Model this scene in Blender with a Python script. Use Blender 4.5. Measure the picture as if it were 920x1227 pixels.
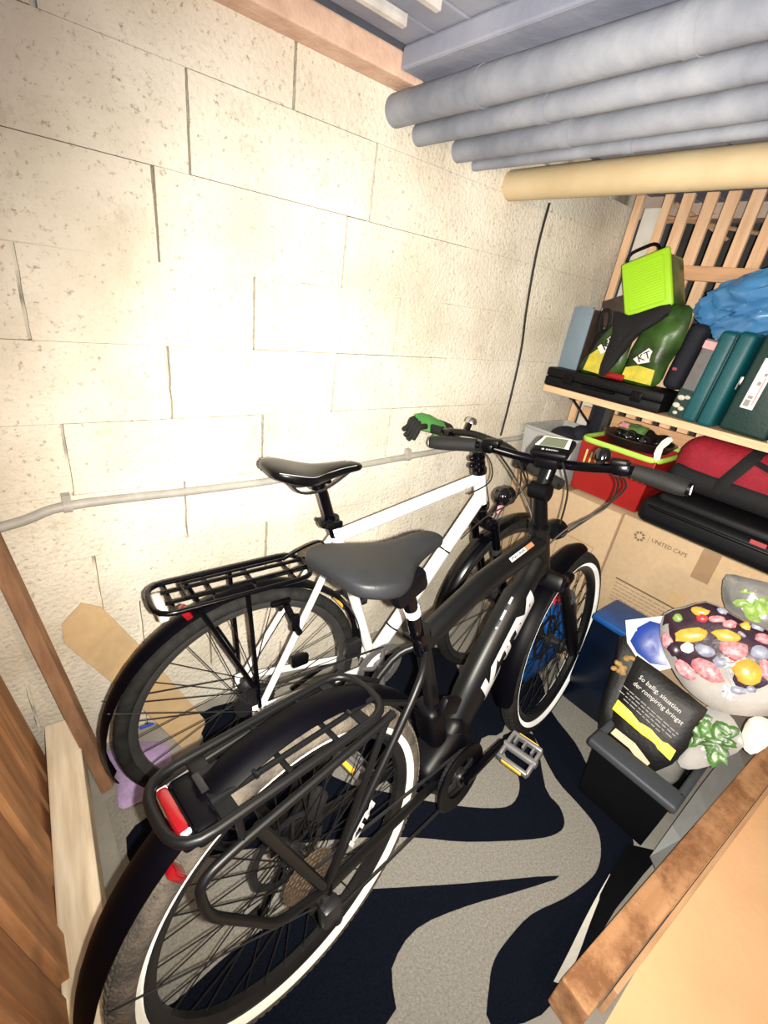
import bpy, bmesh, math, random
from mathutils import Vector, Matrix, Euler, noise
random.seed(7)
PI = math.pi
scene = bpy.context.scene
COL = scene.collection
for o in list(bpy.data.objects):
    bpy.data.objects.remove(o)

# ---------------------------------------------------------------- camera
cd = bpy.data.cameras.new('camera')
cam = bpy.data.objects.new('camera', cd)
COL.objects.link(cam)
cd.sensor_fit = 'VERTICAL'
cd.sensor_height = 36.0
cd.lens = 548.37 / 1227 * 36.0
cd.clip_start = 0.02
CR = ((0.78075, -0.61044, 0.13320), (-0.17222, -0.41472, -0.89350), (0.60067, 0.67467, -0.42892))  # right, down, forward
rows = [Vector(r).normalized() for r in CR]
M = Matrix((rows[0], -rows[1], -rows[2])).transposed().to_4x4()
M.translation = Vector((0.0, -1.242, 1.427))
cam.matrix_world = M
scene.camera = cam

# ---------------------------------------------------------------- world, lamps, exposure
w = bpy.data.worlds.new('cellar_dim')
scene.world = w
w.use_nodes = True
w.node_tree.nodes['Background'].inputs[0].default_value = (0.75, 0.85, 1.0, 1)
w.node_tree.nodes['Background'].inputs[1].default_value = 0.06
scene.view_settings.view_transform = 'Standard'
scene.view_settings.look = 'None'
scene.view_settings.exposure = 0.0
scene.view_settings.gamma = 1.0
scene.view_settings.use_curve_mapping = False

def lamp(name, kind, loc, aim, power, color, size, **kw):
    l = bpy.data.lights.new(name, kind)
    l.energy = power
    l.color = color
    if kind == 'SPOT':
        l.shadow_soft_size = size
        l.spot_size = kw['angle']
        l.spot_blend = kw['blend']
    elif kind == 'AREA':
        l.shape = 'DISK'
        l.size = size
    else:
        l.shadow_soft_size = size
    o = bpy.data.objects.new(name, l)
    COL.objects.link(o)
    o.location = loc
    d = Vector(aim) - Vector(loc)
    o.rotation_euler = d.to_track_quat('-Z', 'Y').to_euler()
    return o

# the phone's own flash, beside its lens
fl = M.translation + rows[0] * 0.030 + rows[1] * 0.005
lamp('phone_flash', 'SPOT', fl, fl + rows[2] + rows[0] * 0.22 + rows[1] * 0.04, 232.0, (1.0, 0.93, 0.81), 0.006, angle=math.radians(136), blend=1.0)
# warm bulb of the corridor behind the camera
lamp('corridor_bulb', 'POINT', (0.5, -2.3, 1.70), (0.5, 0, 0), 42.0, (1.0, 0.70, 0.42), 0.06)
# added cool fill lamp behind the camera, tints ceiling and pipes bluish
lamp('added_cool_fill', 'AREA', (-0.5, -2.2, 1.2), (1.0, -0.3, 1.9), 10.0, (0.55, 0.72, 1.0), 0.5)

# ---------------------------------------------------------------- materials
def mat(name, color, rough=0.6, metal=0.0, var=0.0, scale=20.0, bump=0.0, bscale=None, color2=None, spec=0.5, stretch=None, detail=4.0, coat=0.0, trans=0.0, alpha=1.0, thresh=None):
    m = bpy.data.materials.new(name)
    m.use_nodes = True
    nt = m.node_tree
    b = nt.nodes['Principled BSDF']
    b.inputs['Roughness'].default_value = rough
    b.inputs['Metallic'].default_value = metal
    b.inputs['Specular IOR Level'].default_value = spec
    if coat: b.inputs['Coat Weight'].default_value = coat
    if trans: b.inputs['Transmission Weight'].default_value = trans
    b.inputs['Alpha'].default_value = alpha
    c = tuple(color) + (1,)
    tc = nt.nodes.new('ShaderNodeTexCoord')
    mp = nt.nodes.new('ShaderNodeMapping')
    nt.links.new(tc.outputs['Object'], mp.inputs['Vector'])
    if stretch: mp.inputs['Scale'].default_value = stretch
    n = nt.nodes.new('ShaderNodeTexNoise')
    n.inputs['Scale'].default_value = scale
    n.inputs['Detail'].default_value = detail
    nt.links.new(mp.outputs[0], n.inputs['Vector'])
    r = nt.nodes.new('ShaderNodeValToRGB')
    lo, hi = thresh or (0.3, 0.7)
    r.color_ramp.elements[0].position = lo
    r.color_ramp.elements[1].position = hi
    if color2 is None:
        color2 = tuple(max(0, x * (1 - var)) for x in color)
    r.color_ramp.elements[0].color = tuple(color2) + (1,)
    r.color_ramp.elements[1].color = c
    nt.links.new(n.outputs['Fac'], r.inputs['Fac'])
    nt.links.new(r.outputs['Color'], b.inputs['Base Color'])
    if bump:
        n2 = nt.nodes.new('ShaderNodeTexNoise')
        n2.inputs['Scale'].default_value = bscale or scale * 3
        n2.inputs['Detail'].default_value = 6
        nt.links.new(mp.outputs[0], n2.inputs['Vector'])
        bp = nt.nodes.new('ShaderNodeBump')
        bp.inputs['Strength'].default_value = bump
        bp.inputs['Distance'].default_value = 0.005 if 'block' in name else 0.004
        nt.links.new(n2.outputs['Fac'], bp.inputs['Height'])
        nt.links.new(bp.outputs[0], b.inputs['Normal'])
    return m

def wood(name, c1, c2, axis='X', rough=0.7, scale=9.0):
    st = {'X': (0.6, 6, 6), 'Y': (6, 0.6, 6), 'Z': (6, 6, 0.6)}[axis]
    return mat(name, c1, rough, 0, 0, scale, 0.25, scale * 4, c2, 0.25, st, 5)

def add_pores(m, scale, col, lo, hi):
    nt = m.node_tree
    b = nt.nodes['Principled BSDF']
    src = b.inputs['Base Color'].links[0].from_socket
    tc = [n for n in nt.nodes if n.type == 'TEX_COORD'][0]
    n = nt.nodes.new('ShaderNodeTexNoise'); n.inputs['Scale'].default_value = scale; n.inputs['Detail'].default_value = 8; n.inputs['Roughness'].default_value = 0.75
    nt.links.new(tc.outputs['Object'], n.inputs['Vector'])
    r = nt.nodes.new('ShaderNodeValToRGB'); r.color_ramp.elements[0].position = lo; r.color_ramp.elements[1].position = hi
    nt.links.new(n.outputs['Fac'], r.inputs['Fac'])
    mx = nt.nodes.new('ShaderNodeMix'); mx.data_type = 'RGBA'
    mx.inputs['A'].default_value = tuple(col) + (1,)
    nt.links.new(r.outputs['Color'], mx.inputs['Factor'])
    nt.links.new(src, mx.inputs['B'])
    nt.links.new(mx.outputs['Result'], b.inputs['Base Color'])
add_stain = add_pores

MT = {}
MT['block'] = mat('whitewashed_block', (0.81, 0.765, 0.665), 0.95, 0, 0, 3.2, 1.0, 85, (0.58, 0.525, 0.42), 0.1, thresh=(0.30, 0.62), detail=9.0)
# dark pores on the block face
add_pores(MT['block'], 75, (0.40, 0.355, 0.28), 0.35, 0.43)
add_pores(MT['block'], 9, (0.52, 0.47, 0.38), 0.28, 0.42)
MT['mortar'] = mat('mortar', (0.76, 0.71, 0.60), 0.95, 0, 0, 6, 0.8, 60, (0.30, 0.27, 0.22), 0.1, thresh=(0.36, 0.48))
MT['concrete'] = mat('concrete_floor', (0.30, 0.29, 0.26), 0.9, 0, 0, 6, 0.5, 90, (0.22, 0.21, 0.19), 0.2)
MT['corridor'] = mat('corridor_floor', (0.92, 0.60, 0.34), 0.8, 0, 0, 4, 0.3, 40, (0.84, 0.52, 0.28), 0.2)
MT['ceil'] = mat('ceiling_board', (0.36, 0.38, 0.46), 0.75, 0, 0, 4, 0.5, 30, (0.22, 0.24, 0.32), 0.3)  # blue-grey base colour stands in for bluish lens-flare haze
MT['ceil_light'] = mat('ceiling_batten', (0.75, 0.72, 0.68), 0.8, 0, 0.3, 20, 0.4)
MT['pinkbeam'] = mat('pink_lintel', (0.80, 0.58, 0.46), 0.9, 0, 0, 18, 0.8, 60, (0.62, 0.42, 0.32), 0.1)
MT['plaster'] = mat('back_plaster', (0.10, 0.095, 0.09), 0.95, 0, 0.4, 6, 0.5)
MT['pinkplaster'] = mat('pink_plaster', (0.75, 0.58, 0.48), 0.95, 0, 0.3, 8, 0.5)
MT['pipewrap'] = mat('pipe_wrap', (0.30, 0.32, 0.365), 0.7, 0, 0, 9, 0.5, 40, (0.17, 0.185, 0.23), 0.3)  # bluish cast of the flare is put into the wrap colour
MT['pipeyellow'] = mat('cream_pipe', (0.60, 0.49, 0.31), 0.6, 0, 0, 6, 0.3, 40, (0.50, 0.39, 0.23), 0.4)
MT['conduit'] = mat('conduit_grey', (0.42, 0.41, 0.38), 0.5, 0, 0, 25, 0.2, 60, (0.32, 0.31, 0.28), 0.4)
MT['slat'] = wood('lattice_slat_wood', (0.92, 0.64, 0.42), (0.74, 0.46, 0.27), 'Z')
MT['rail'] = wood('lattice_rail_wood', (0.78, 0.47, 0.27), (0.58, 0.33, 0.18), 'Y')
MT['shelfwood'] = wood('shelf_board_wood', (0.82, 0.60, 0.38), (0.70, 0.47, 0.28), 'Y')
MT['redwood'] = wood('partition_wood', (0.66, 0.35, 0.17), (0.42, 0.20, 0.09), 'Z')
MT['redwood2'] = wood('partition_wood_dark', (0.50, 0.25, 0.12), (0.32, 0.15, 0.07), 'Z')
MT['plank'] = wood('leaning_plank_wood', (0.34, 0.19, 0.105), (0.20, 0.105, 0.06), 'Z')
MT['sill'] = wood('sill_timber', (0.95, 0.84, 0.66), (0.66, 0.54, 0.38), 'Y')
MT['beam'] = wood('beam_timber', (0.62, 0.35, 0.18), (0.40, 0.20, 0.095), 'X', 0.75, 4)
add_stain(MT['beam'], 7, (0.26, 0.12, 0.055), 0.40, 0.56)
MT['lath'] = wood('beam_lath', (0.66, 0.42, 0.24), (0.50, 0.29, 0.15), 'X')
MT['board'] = mat('brown_cardboard', (0.52, 0.37, 0.20), 0.85, 0, 0.12, 40, 0.1)
MT['carton'] = mat('carton_kraft', (0.49, 0.36, 0.225), 0.85, 0, 0.10, 60, 0.1)
MT['tape'] = mat('parcel_tape', (0.33, 0.22, 0.13), 0.35, 0, 0.1, 30)
MT['print'] = mat('print_brown', (0.13, 0.085, 0.05), 0.8)
MT['printmid'] = mat('print_faint', (0.30, 0.21, 0.13), 0.8)
MT['ruggrey'] = mat('rug_grey', (0.30, 0.29, 0.26), 1.0, 0, 0.35, 160, 0.8, 400, spec=0.05)
MT['rugblack'] = mat('rug_black', (0.006, 0.008, 0.016), 1.0, 0, 0, 220, 0.8, 400, (0.003, 0.004, 0.008), 0.05)
MT['purple'] = mat('lilac_cloth', (0.42, 0.31, 0.55), 0.95, 0, 0.2, 90, 0.5)
MT['whitepaint'] = mat('white_frame_paint', (0.88, 0.88, 0.87), 0.3, 0, 0.02, 10, spec=0.5)
MT['blackpaint'] = mat('gloss_black_paint', (0.0012, 0.0012, 0.0025), 0.22, 0, 0.2, 10, spec=0.3)
MT['matteblack'] = mat('matte_black_paint', (0.0042, 0.0046, 0.0053), 0.40, 0, 0.2, 8, spec=0.3)
MT['blackplastic'] = mat('black_plastic', (0.0015, 0.0015, 0.0028), 0.42, 0, 0.3, 30, spec=0.18)
MT['fender'] = mat('black_mudguard', (0.001, 0.001, 0.0025), 0.45, 0, 0.2, 30, spec=0.08)
MT['rubber'] = mat('tyre_rubber', (0.022, 0.022, 0.021), 0.85, 0, 0, 40, 0.4, 160, (0.010, 0.010, 0.010), 0.15)
MT['dustyrubber'] = mat('dusty_tyre_rubber', (0.16, 0.135, 0.105), 0.9, 0, 0, 25, 0.8, 220, (0.05, 0.045, 0.04), 0.2)
MT['rimblack'] = mat('rim_black', (0.012, 0.012, 0.013), 0.4, 0.3, 0.2, 20)
MT['rimgrey'] = mat('rim_grey', (0.07, 0.07, 0.07), 0.4, 0.5, 0.2, 20)
MT['steel'] = mat('bright_steel', (0.62, 0.62, 0.62), 0.3, 1.0, 0.2, 20)
MT['alloy'] = mat('crank_alloy', (0.26, 0.26, 0.27), 0.4, 0.6, 0.2, 20)
MT['rust'] = mat('used_sprocket', (0.21, 0.16, 0.11), 0.5, 0.7, 0.4, 60)
MT['darksteel'] = mat('dark_steel', (0.05, 0.05, 0.055), 0.35, 0.7, 0.3, 30)
MT['spoke'] = mat('spoke_black', (0.02, 0.02, 0.02), 0.35, 0.6, 0.1, 30)
MT['saddle'] = mat('saddle_vinyl', (0.0125, 0.0140, 0.0165), 0.50, 0, 0.15, 40, 0.12, 300, spec=0.3)
MT['saddleblack'] = mat('saddle_black', (0.002, 0.002, 0.003), 0.3, 0, 0.2, 40, spec=0.3)
MT['piping'] = mat('grey_piping', (0.30, 0.30, 0.29), 0.5)
MT['redlens'] = mat('red_lens', (0.24, 0.005, 0.010), 0.2, 0, 0.2, 60, spec=0.6, coat=0.5)
MT['clearlens'] = mat('clear_lens', (0.80, 0.74, 0.72), 0.15, 0, 0.1, 60, spec=0.7)
MT['amber'] = mat('amber_reflector', (0.95, 0.52, 0.04), 0.25, 0, 0.1, 60, coat=0.5)
MT['decal'] = mat('white_decal', (0.50, 0.50, 0.52), 0.5)
MT['decalbrown'] = mat('bronze_decal', (0.38, 0.18, 0.09), 0.5)
MT['grip'] = mat('grip_rubber', (0.004, 0.0043, 0.0046), 0.75, 0, 0.2, 120, 0.3)
MT['screen'] = mat('lcd_glass', (0.16, 0.19, 0.13), 0.25, 0, 0.1, 10, spec=0.6)
MT['silverplastic'] = mat('silver_bezel', (0.80, 0.80, 0.80), 0.35)
MT['glovegreen'] = mat('glove_green', (0.07, 0.30, 0.06), 0.8, 0, 0.2, 90, 0.5)
MT['gloveblack'] = mat('glove_black', (0.004, 0.005, 0.005), 0.8, 0, 0.3, 90, 0.5)
MT['lime'] = mat('lime_plastic', (0.38, 0.72, 0.02), 0.45, 0, 0.06, 10)
MT['limerim'] = mat('lime_rim', (0.42, 0.72, 0.10), 0.4, 0, 0.08, 20)
MT['smoke'] = mat('green_tinted_tub', (0.10, 0.17, 0.05), 0.3, 0, 0.5, 8, spec=0.5)
MT['greyblue'] = mat('blue_grey_panel', (0.20, 0.27, 0.34), 0.55, 0, 0.08, 20)
MT['brownside'] = mat('dark_brown_side', (0.07, 0.045, 0.035), 0.6, 0, 0.4, 25)
MT['blackcloth'] = mat('black_nylon', (0.002, 0.0025, 0.005), 0.8, 0, 0.4, 60, 0.5)
MT['caseblack'] = mat('case_black', (0.0025, 0.003, 0.005), 0.55, 0, 0.25, 120, 0.2, spec=0.25)
MT['navy'] = mat('navy_fabric', (0.004, 0.006, 0.016), 0.8, 0, 0.4, 60, 0.4)
MT['teal'] = mat('teal_plastic', (0.000, 0.085, 0.105), 0.5, 0, 0.15, 30, 0.2)
MT['deepgreen'] = mat('deep_green_plastic', (0.002, 0.030, 0.028), 0.5, 0, 0.25, 30, 0.2)
MT['label'] = mat('white_label', (0.80, 0.76, 0.74), 0.6)
MT['labelpink'] = mat('pink_print', (0.75, 0.35, 0.38), 0.6)
MT['labelgrey'] = mat('grey_print', (0.28, 0.28, 0.27), 0.6)
MT['bluebag'] = mat('blue_polythene', (0.09, 0.30, 0.60), 0.22, 0, 0, 4, 0.4, 14, (0.04, 0.16, 0.38), 0.7)
MT['tubgrey'] = mat('grey_tub_plastic', (0.42, 0.43, 0.43), 0.5, 0, 0.1, 20)
MT['redplastic'] = mat('red_basket_plastic', (0.30, 0.008, 0.008), 0.4, 0, 0.15, 20)
MT['slot'] = mat('straw_slot', (0.62, 0.52, 0.16), 0.6)
MT['redcloth'] = mat('red_nylon', (0.30, 0.004, 0.020), 0.75, 0, 0.25, 70, 0.6)
MT['redtext'] = mat('dull_red_badge', (0.36, 0.05, 0.06), 0.6)
MT['crategrey'] = mat('slate_crate', (0.042, 0.050, 0.062), 0.55, 0, 0.15, 30, 0.15)
MT['crateblack'] = mat('crate_dark_side', (0.002, 0.0025, 0.004), 0.65, 0, 0.3, 30, spec=0.15)
MT['packblack'] = mat('black_foil_pack', (0.005, 0.0048, 0.0048), 0.45, 0, 0.3, 30, 0.2, spec=0.25)
MT['packtext'] = mat('pack_lettering', (0.62, 0.61, 0.58), 0.6)
MT['yellow'] = mat('yellow_print', (0.90, 0.80, 0.01), 0.5)
MT['salmon'] = mat('salmon_print', (0.78, 0.46, 0.30), 0.5)
MT['clearfilm'] = mat('clear_film', (0.46, 0.45, 0.43), 0.15, 0, 0, 10, 0.6, 22, (0.24, 0.24, 0.24), 0.7)
MT['nut'] = mat('walnut_print', (0.46, 0.28, 0.09), 0.6, 0, 0.6, 60)
MT['plum'] = mat('plum_print_bed', (0.045, 0.022, 0.038), 0.3, 0, 0.5, 30, 0.3, 40)
MT['apricot'] = mat('apricot_print', (0.90, 0.45, 0.07), 0.3, 0, 0.35, 30)
MT['berryred'] = mat('raspberry_print', (0.66, 0.05, 0.07), 0.3, 0, 0.3, 60)
MT['frosted'] = mat('frosted_berry_print', (0.72, 0.36, 0.38), 0.4, 0, 0, 90, 0.3, 140, (0.46, 0.10, 0.14))
MT['blueberry'] = mat('blueberry_print', (0.38, 0.41, 0.55), 0.35, 0, 0.55, 40)
MT['leaf'] = mat('salad_leaf_print', (0.32, 0.52, 0.12), 0.35, 0, 0.5, 40)
MT['spinach'] = mat('spinach_print', (0.07, 0.20, 0.03), 0.35, 0, 0.75, 24, 0.3, 40)
MT['royal'] = mat('royal_blue_print', (0.005, 0.05, 0.36), 0.35, 0, 0.3, 20)
MT['binblue'] = mat('blue_bin_plastic', (0.008, 0.09, 0.34), 0.35, 0, 0, 5, 0.2, 20, (0.004, 0.03, 0.12))
MT['navybin'] = mat('navy_bin_plastic', (0.0015, 0.006, 0.020), 0.3, 0, 0.5, 9, 0.2)
MT['netred'] = mat('red_net', (0.62, 0.03, 0.06), 0.6, 0, 0.3, 60)
MT['soilgreen'] = mat('soil_bag_green', (0.05, 0.12, 0.022), 0.4, 0, 0, 9, 0.9, 16, (0.004, 0.014, 0.006))
MT['soilyellow'] = mat('soil_bag_yellow', (0.72, 0.60, 0.06), 0.4, 0, 0, 25, 0.3, 30, (0.45, 0.42, 0.05))
MT['mushroom'] = mat('mushroom_print', (0.64, 0.60, 0.50), 0.5, 0, 0.3, 60)
MT['boxgrey'] = mat('grey_box_print', (0.15, 0.145, 0.15), 0.5, 0, 0.2, 40)
MT['greysheet'] = mat('grey_sheet', (0.20, 0.215, 0.22), 0.7, 0, 0.15, 20)
MT['foil'] = mat('foil_silver', (0.45, 0.45, 0.44), 0.22, 0.5, 0, 9, 1.0, 14, (0.14, 0.15, 0.15))
MT['gloss'] = mat('gloss_black_bag', (0.006, 0.006, 0.008), 0.12, 0, 0.3, 10, 0.8, 12, spec=0.8)
MT['palewhite'] = mat('pale_paper', (0.78, 0.76, 0.70), 0.7, 0, 0.1, 20)
MT['green'] = mat('leafy_print', (0.10, 0.20, 0.06), 0.4, 0, 0.7, 40)
MT['cable'] = mat('black_cable', (0.010, 0.009, 0.009), 0.5)

# retro-reflective tape: near-white colour and sheen stand in for its flash glow
def retro(name, tint):
    m = bpy.data.materials.new(name)
    m.use_nodes = True
    nt = m.node_tree
    b = nt.nodes['Principled BSDF']
    b.inputs['Base Color'].default_value = tint + (1,)
    b.inputs['Roughness'].default_value = 0.35
    b.inputs['Sheen Weight'].default_value = 1.0
    b.inputs['Sheen Roughness'].default_value = 0.3
    n = nt.nodes.new('ShaderNodeTexVoronoi'); n.inputs['Scale'].default_value = 900
    bp = nt.nodes.new('ShaderNodeBump'); bp.inputs['Strength'].default_value = 0.25; bp.inputs['Distance'].default_value = 0.001
    nt.links.new(n.outputs['Distance'], bp.inputs['Height'])
    nt.links.new(bp.outputs[0], b.inputs['Normal'])
    return m
MT['retro'] = retro('reflective_tape', (0.93, 0.96, 0.96))
MT['retrowarm'] = retro('reflective_tape_warm', (0.93, 0.94, 0.80))

# ---------------------------------------------------------------- mesh helpers
class MB:
    def __init__(self):
        self.bm = bmesh.new()
    def add(self, vs, fs, mtx=None):
        bv = [self.bm.verts.new((mtx @ Vector(v)) if mtx else v) for v in vs]
        for f in fs:
            try: self.bm.faces.new([bv[i] for i in f])
            except ValueError: pass
        return self
    def box(self, c, s, rot=None, mtx=None, taper=None):
        hx, hy, hz = s[0] / 2, s[1] / 2, s[2] / 2
        t = taper or (1, 1)
        vs = [Vector((x * hx * (t[0] if z > 0 else 1), y * hy * (t[1] if z > 0 else 1), z * hz)) for z in (-1, 1) for x, y in ((-1, -1), (1, -1), (1, 1), (-1, 1))]
        if rot: 
            e = Euler(rot).to_matrix()
            vs = [e @ v for v in vs]
        vs = [v + Vector(c) for v in vs]
        return self.add(vs, [(3, 2, 1, 0), (4, 5, 6, 7), (0, 1, 5, 4), (1, 2, 6, 5), (2, 3, 7, 6), (3, 0, 4, 7)], mtx)
    def rbox(self, c, s, r, rot=None, mtx=None, seg=2):
        sub = bmesh.new()
        bmesh.ops.create_cube(sub, size=1)
        for v in sub.verts: v.co = Vector((v.co.x * s[0], v.co.y * s[1], v.co.z * s[2]))
        bmesh.ops.bevel(sub, geom=list(sub.edges) + list(sub.verts), offset=min(r, min(s) * 0.49), segments=seg, affect='EDGES', profile=0.5)
        e = Euler(rot).to_matrix() if rot else Matrix.Identity(3)
        sub.verts.index_update()
        vs = [e @ v.co + Vector(c) for v in sub.verts]
        fs = [[v.index for v in f.verts] for f in sub.faces]
        sub.free()
        return self.add(vs, fs, mtx)
    def tube(self, pts, r, n=8, closed=False, up=None, mtx=None):
        """r: number, list of numbers, or (side, up) pair list for oval tubes"""
        P = [Vector(p) for p in pts]
        k = len(P)
        vs = []
        prev = None
        for i in range(k):
            a = P[(i - 1) % k] if (closed or i > 0) else P[i]
            b = P[(i + 1) % k] if (closed or i < k - 1) else P[i]
            t = (b - a)
            if t.length < 1e-9: t = Vector((0, 0, 1))
            t.normalize()
            if up is not None:
                u = Vector(up) - t * t.dot(Vector(up))
            elif prev is None:
                ref = Vector((0, 0, 1)) if abs(t.z) < 0.9 else Vector((1, 0, 0))
                u = ref - t * t.dot(ref)
            else:
                u = prev - t * t.dot(prev)
            u.normalize()
            prev = u
            s = t.cross(u)
            rr = r[i] if isinstance(r, (list,)) else r
            rs, ru = rr if isinstance(rr, tuple) else (rr, rr)
            for j in range(n):
                an = 2 * PI * j / n
                vs.append(P[i] + s * rs * math.cos(an) + u * ru * math.sin(an))
        fs = []
        for i in range(k if closed else k - 1):
            for j in range(n):
                i2 = (i + 1) % k
                fs.append((i * n + j, i * n + (j + 1) % n, i2 * n + (j + 1) % n, i2 * n + j))
        if not closed:
            fs.append(tuple(range(n))[::-1])
            fs.append(tuple((k - 1) * n + j for j in range(n)))
        return self.add(vs, fs, mtx)
    def lathe(self, prof, n=24, mtx=None):
        vs, fs = [], []
        k = len(prof)
        for r, z in prof:
            for j in range(n):
                a = 2 * PI * j / n
                vs.append((r * math.cos(a), r * math.sin(a), z))
        for i in range(k - 1):
            for j in range(n):
                fs.append((i * n + j, i * n + (j + 1) % n, (i + 1) * n + (j + 1) % n, (i + 1) * n + j))
        if prof[0][0] < 0.03: fs.append(tuple(range(n))[::-1])
        if prof[-1][0] < 0.03: fs.append(tuple((k - 1) * n + j for j in range(n)))
        return self.add(vs, fs, mtx)
    def ball(self, c, r, mtx=None, nu=14, nv=9, rot=None):
        rr = r if isinstance(r, (tuple, list)) else (r, r, r)
        e = Euler(rot).to_matrix() if rot else Matrix.Identity(3)
        vs = [e @ Vector((0, 0, -rr[2])) + Vector(c)]
        for i in range(1, nv):
            b = -PI / 2 + PI * i / nv
            for j in range(nu):
                a = 2 * PI * j / nu
                vs.append(e @ Vector((rr[0] * math.cos(a) * math.cos(b), rr[1] * math.sin(a) * math.cos(b), rr[2] * math.sin(b))) + Vector(c))
        vs.append(e @ Vector((0, 0, rr[2])) + Vector(c))
        fs = [(0, 1 + (j + 1) % nu, 1 + j) for j in range(nu)]
        for i in range(nv - 2):
            for j in range(nu):
                fs.append((1 + i * nu + j, 1 + i * nu + (j + 1) % nu, 1 + (i + 1) * nu + (j + 1) % nu, 1 + (i + 1) * nu + j))
        L = len(vs) - 1
        o = 1 + (nv - 2) * nu
        fs += [(o + j, o + (j + 1) % nu, L) for j in range(nu)]
        return self.add(vs, fs, mtx)
    def slab(self, poly, z0, z1, mtx=None):
        """flat polygon (any outline) with thickness"""
        from mathutils.geometry import tessellate_polygon
        pts = [Vector((p[0], p[1], 0)) for p in poly]
        area = sum(poly[i][0] * poly[(i + 1) % len(poly)][1] - poly[(i + 1) % len(poly)][0] * poly[i][1] for i in range(len(poly)))
        if area < 0: pts.reverse()
        n = len(pts)
        tris = tessellate_polygon([pts])
        vs = [(p.x, p.y, z0) for p in pts] + [(p.x, p.y, z1) for p in pts]
        fs = []
        for t in tris:
            a, b, c = [pts[i] for i in t]
            if (b - a).cross(c - a).z < 0: t = t[::-1]
            fs.append(tuple(i + n for i in t))
            fs.append(tuple(i for i in t[::-1]))
        for i in range(n):
            fs.append((i, (i + 1) % n, (i + 1) % n + n, i + n))
        return self.add(vs, fs, mtx)
    def pillow(self, poly, thick, back=0.3, rings=5, crumple=0.0, mtx=None, seed=0.0):
        """a filled bag: the outline bulges to `thick` in front and to back*thick behind"""
        n = len(poly)
        cx = sum(p[0] for p in poly) / n; cy = sum(p[1] for p in poly) / n
        size = max(max(abs(p[0] - cx), abs(p[1] - cy)) for p in poly)
        vs, fs = [], []
        def ring(s, sign):
            out = []
            for p in poly:
                x, y = cx + (p[0] - cx) * s, cy + (p[1] - cy) * s
                h = thick * math.sqrt(max(0, 1 - s ** 2.6)) * (1 if sign > 0 else -back)
                if crumple: h += crumple * noise.noise(Vector((x / size * 2.3 + seed, y / size * 2.3, seed))) * (1 if s < 0.99 else 0.6)
                out.append((x, y, h))
            return out
        for p in ring(1, 1): vs.append(p)
        sc = [1 - (i / rings) ** 1.0 for i in range(1, rings)]
        base = 0
        for sign in (1, -1):
            base = 0
            for s in sc:
                st = len(vs)
                vs += ring(s, sign)
                for j in range(n):
                    q = (base + j, base + (j + 1) % n, st + (j + 1) % n, st + j)
                    fs.append(q if sign > 0 else q[::-1])
                base = st
            c = len(vs)
            h = thick * (1 if sign > 0 else -back)
            vs.append((cx, cy, h))
            for j in range(n):
                q = (base + j, base + (j + 1) % n, c)
                fs.append(q if sign > 0 else q[::-1])
        area = sum(poly[i][0] * poly[(i + 1) % n][1] - poly[(i + 1) % n][0] * poly[i][1] for i in range(n))
        if area < 0: fs = [f[::-1] for f in fs]
        return self.add(vs, fs, mtx)
    def build(self, name, m, parent=None, smooth=True, bevel=0.0, subsurf=0, angle=40):
        bm = self.bm
        bmesh.ops.remove_doubles(bm, verts=bm.verts, dist=1e-6)
        bmesh.ops.recalc_face_normals(bm, faces=bm.faces)
        me = bpy.data.meshes.new(name)
        bm.to_mesh(me)
        bm.free()
        o = bpy.data.objects.new(name, me)
        COL.objects.link(o)
        me.materials.append(MT[m] if isinstance(m, str) else m)
        if smooth:
            for p in me.polygons: p.use_smooth = True
            try: me.set_sharp_from_angle(angle=math.radians(angle))
            except Exception: pass
        if parent is not None: o.parent = parent
        if bevel:
            b = o.modifiers.new('bevel', 'BEVEL'); b.width = bevel; b.segments = 2; b.limit_method = 'ANGLE'
        if subsurf:
            s = o.modifiers.new('subsurf', 'SUBSURF'); s.levels = subsurf; s.render_levels = subsurf
        return o

def tag(o, label, cat, group=None):
    o['label'] = label; o['category'] = cat
    if group: o['group'] = group
    return o
def struct(o):
    o['kind'] = 'structure'
    return o
def stuff(o):
    o['kind'] = 'stuff'
    return o
def thing(name, label, cat, loc=(0, 0, 0), rot=(0, 0, 0), mtx=None, group=None):
    o = bpy.data.objects.new(name, None)
    COL.objects.link(o)
    o.empty_display_size = 0.05
    if mtx is not None: o.matrix_world = mtx
    else:
        o.location = loc; o.rotation_euler = rot
    return tag(o, label, cat, group)
def frame(P0, n, up=(0, 0, 1)):
    n = Vector(n).normalized(); v = Vector(up); v = (v - n * n.dot(v)).normalized(); u = v.cross(n)
    m = Matrix((u, v, n)).transposed().to_4x4(); m.translation = Vector(P0)
    return m
def arc(cx, cz, r, a0, a1, n, y=0.0):
    return [(cx + r * math.cos(a0 + (a1 - a0) * i / n), y, cz + r * math.sin(a0 + (a1 - a0) * i / n)) for i in range(n + 1)]
def rounded(pts, r, n=4):
    """polyline with rounded inner corners"""
    P = [Vector(p) for p in pts]
    out = [P[0]]
    for i in range(1, len(P) - 1):
        a = (P[i - 1] - P[i]); b = (P[i + 1] - P[i])
        d = min(r, a.length * 0.45, b.length * 0.45)
        A = P[i] + a.normalized() * d; B = P[i] + b.normalized() * d
        for k in range(n + 1):
            t = k / n
            out.append(A * (1 - t) ** 2 + P[i] * 2 * t * (1 - t) + B * t * t)
    out.append(P[-1])
    return out
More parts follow.
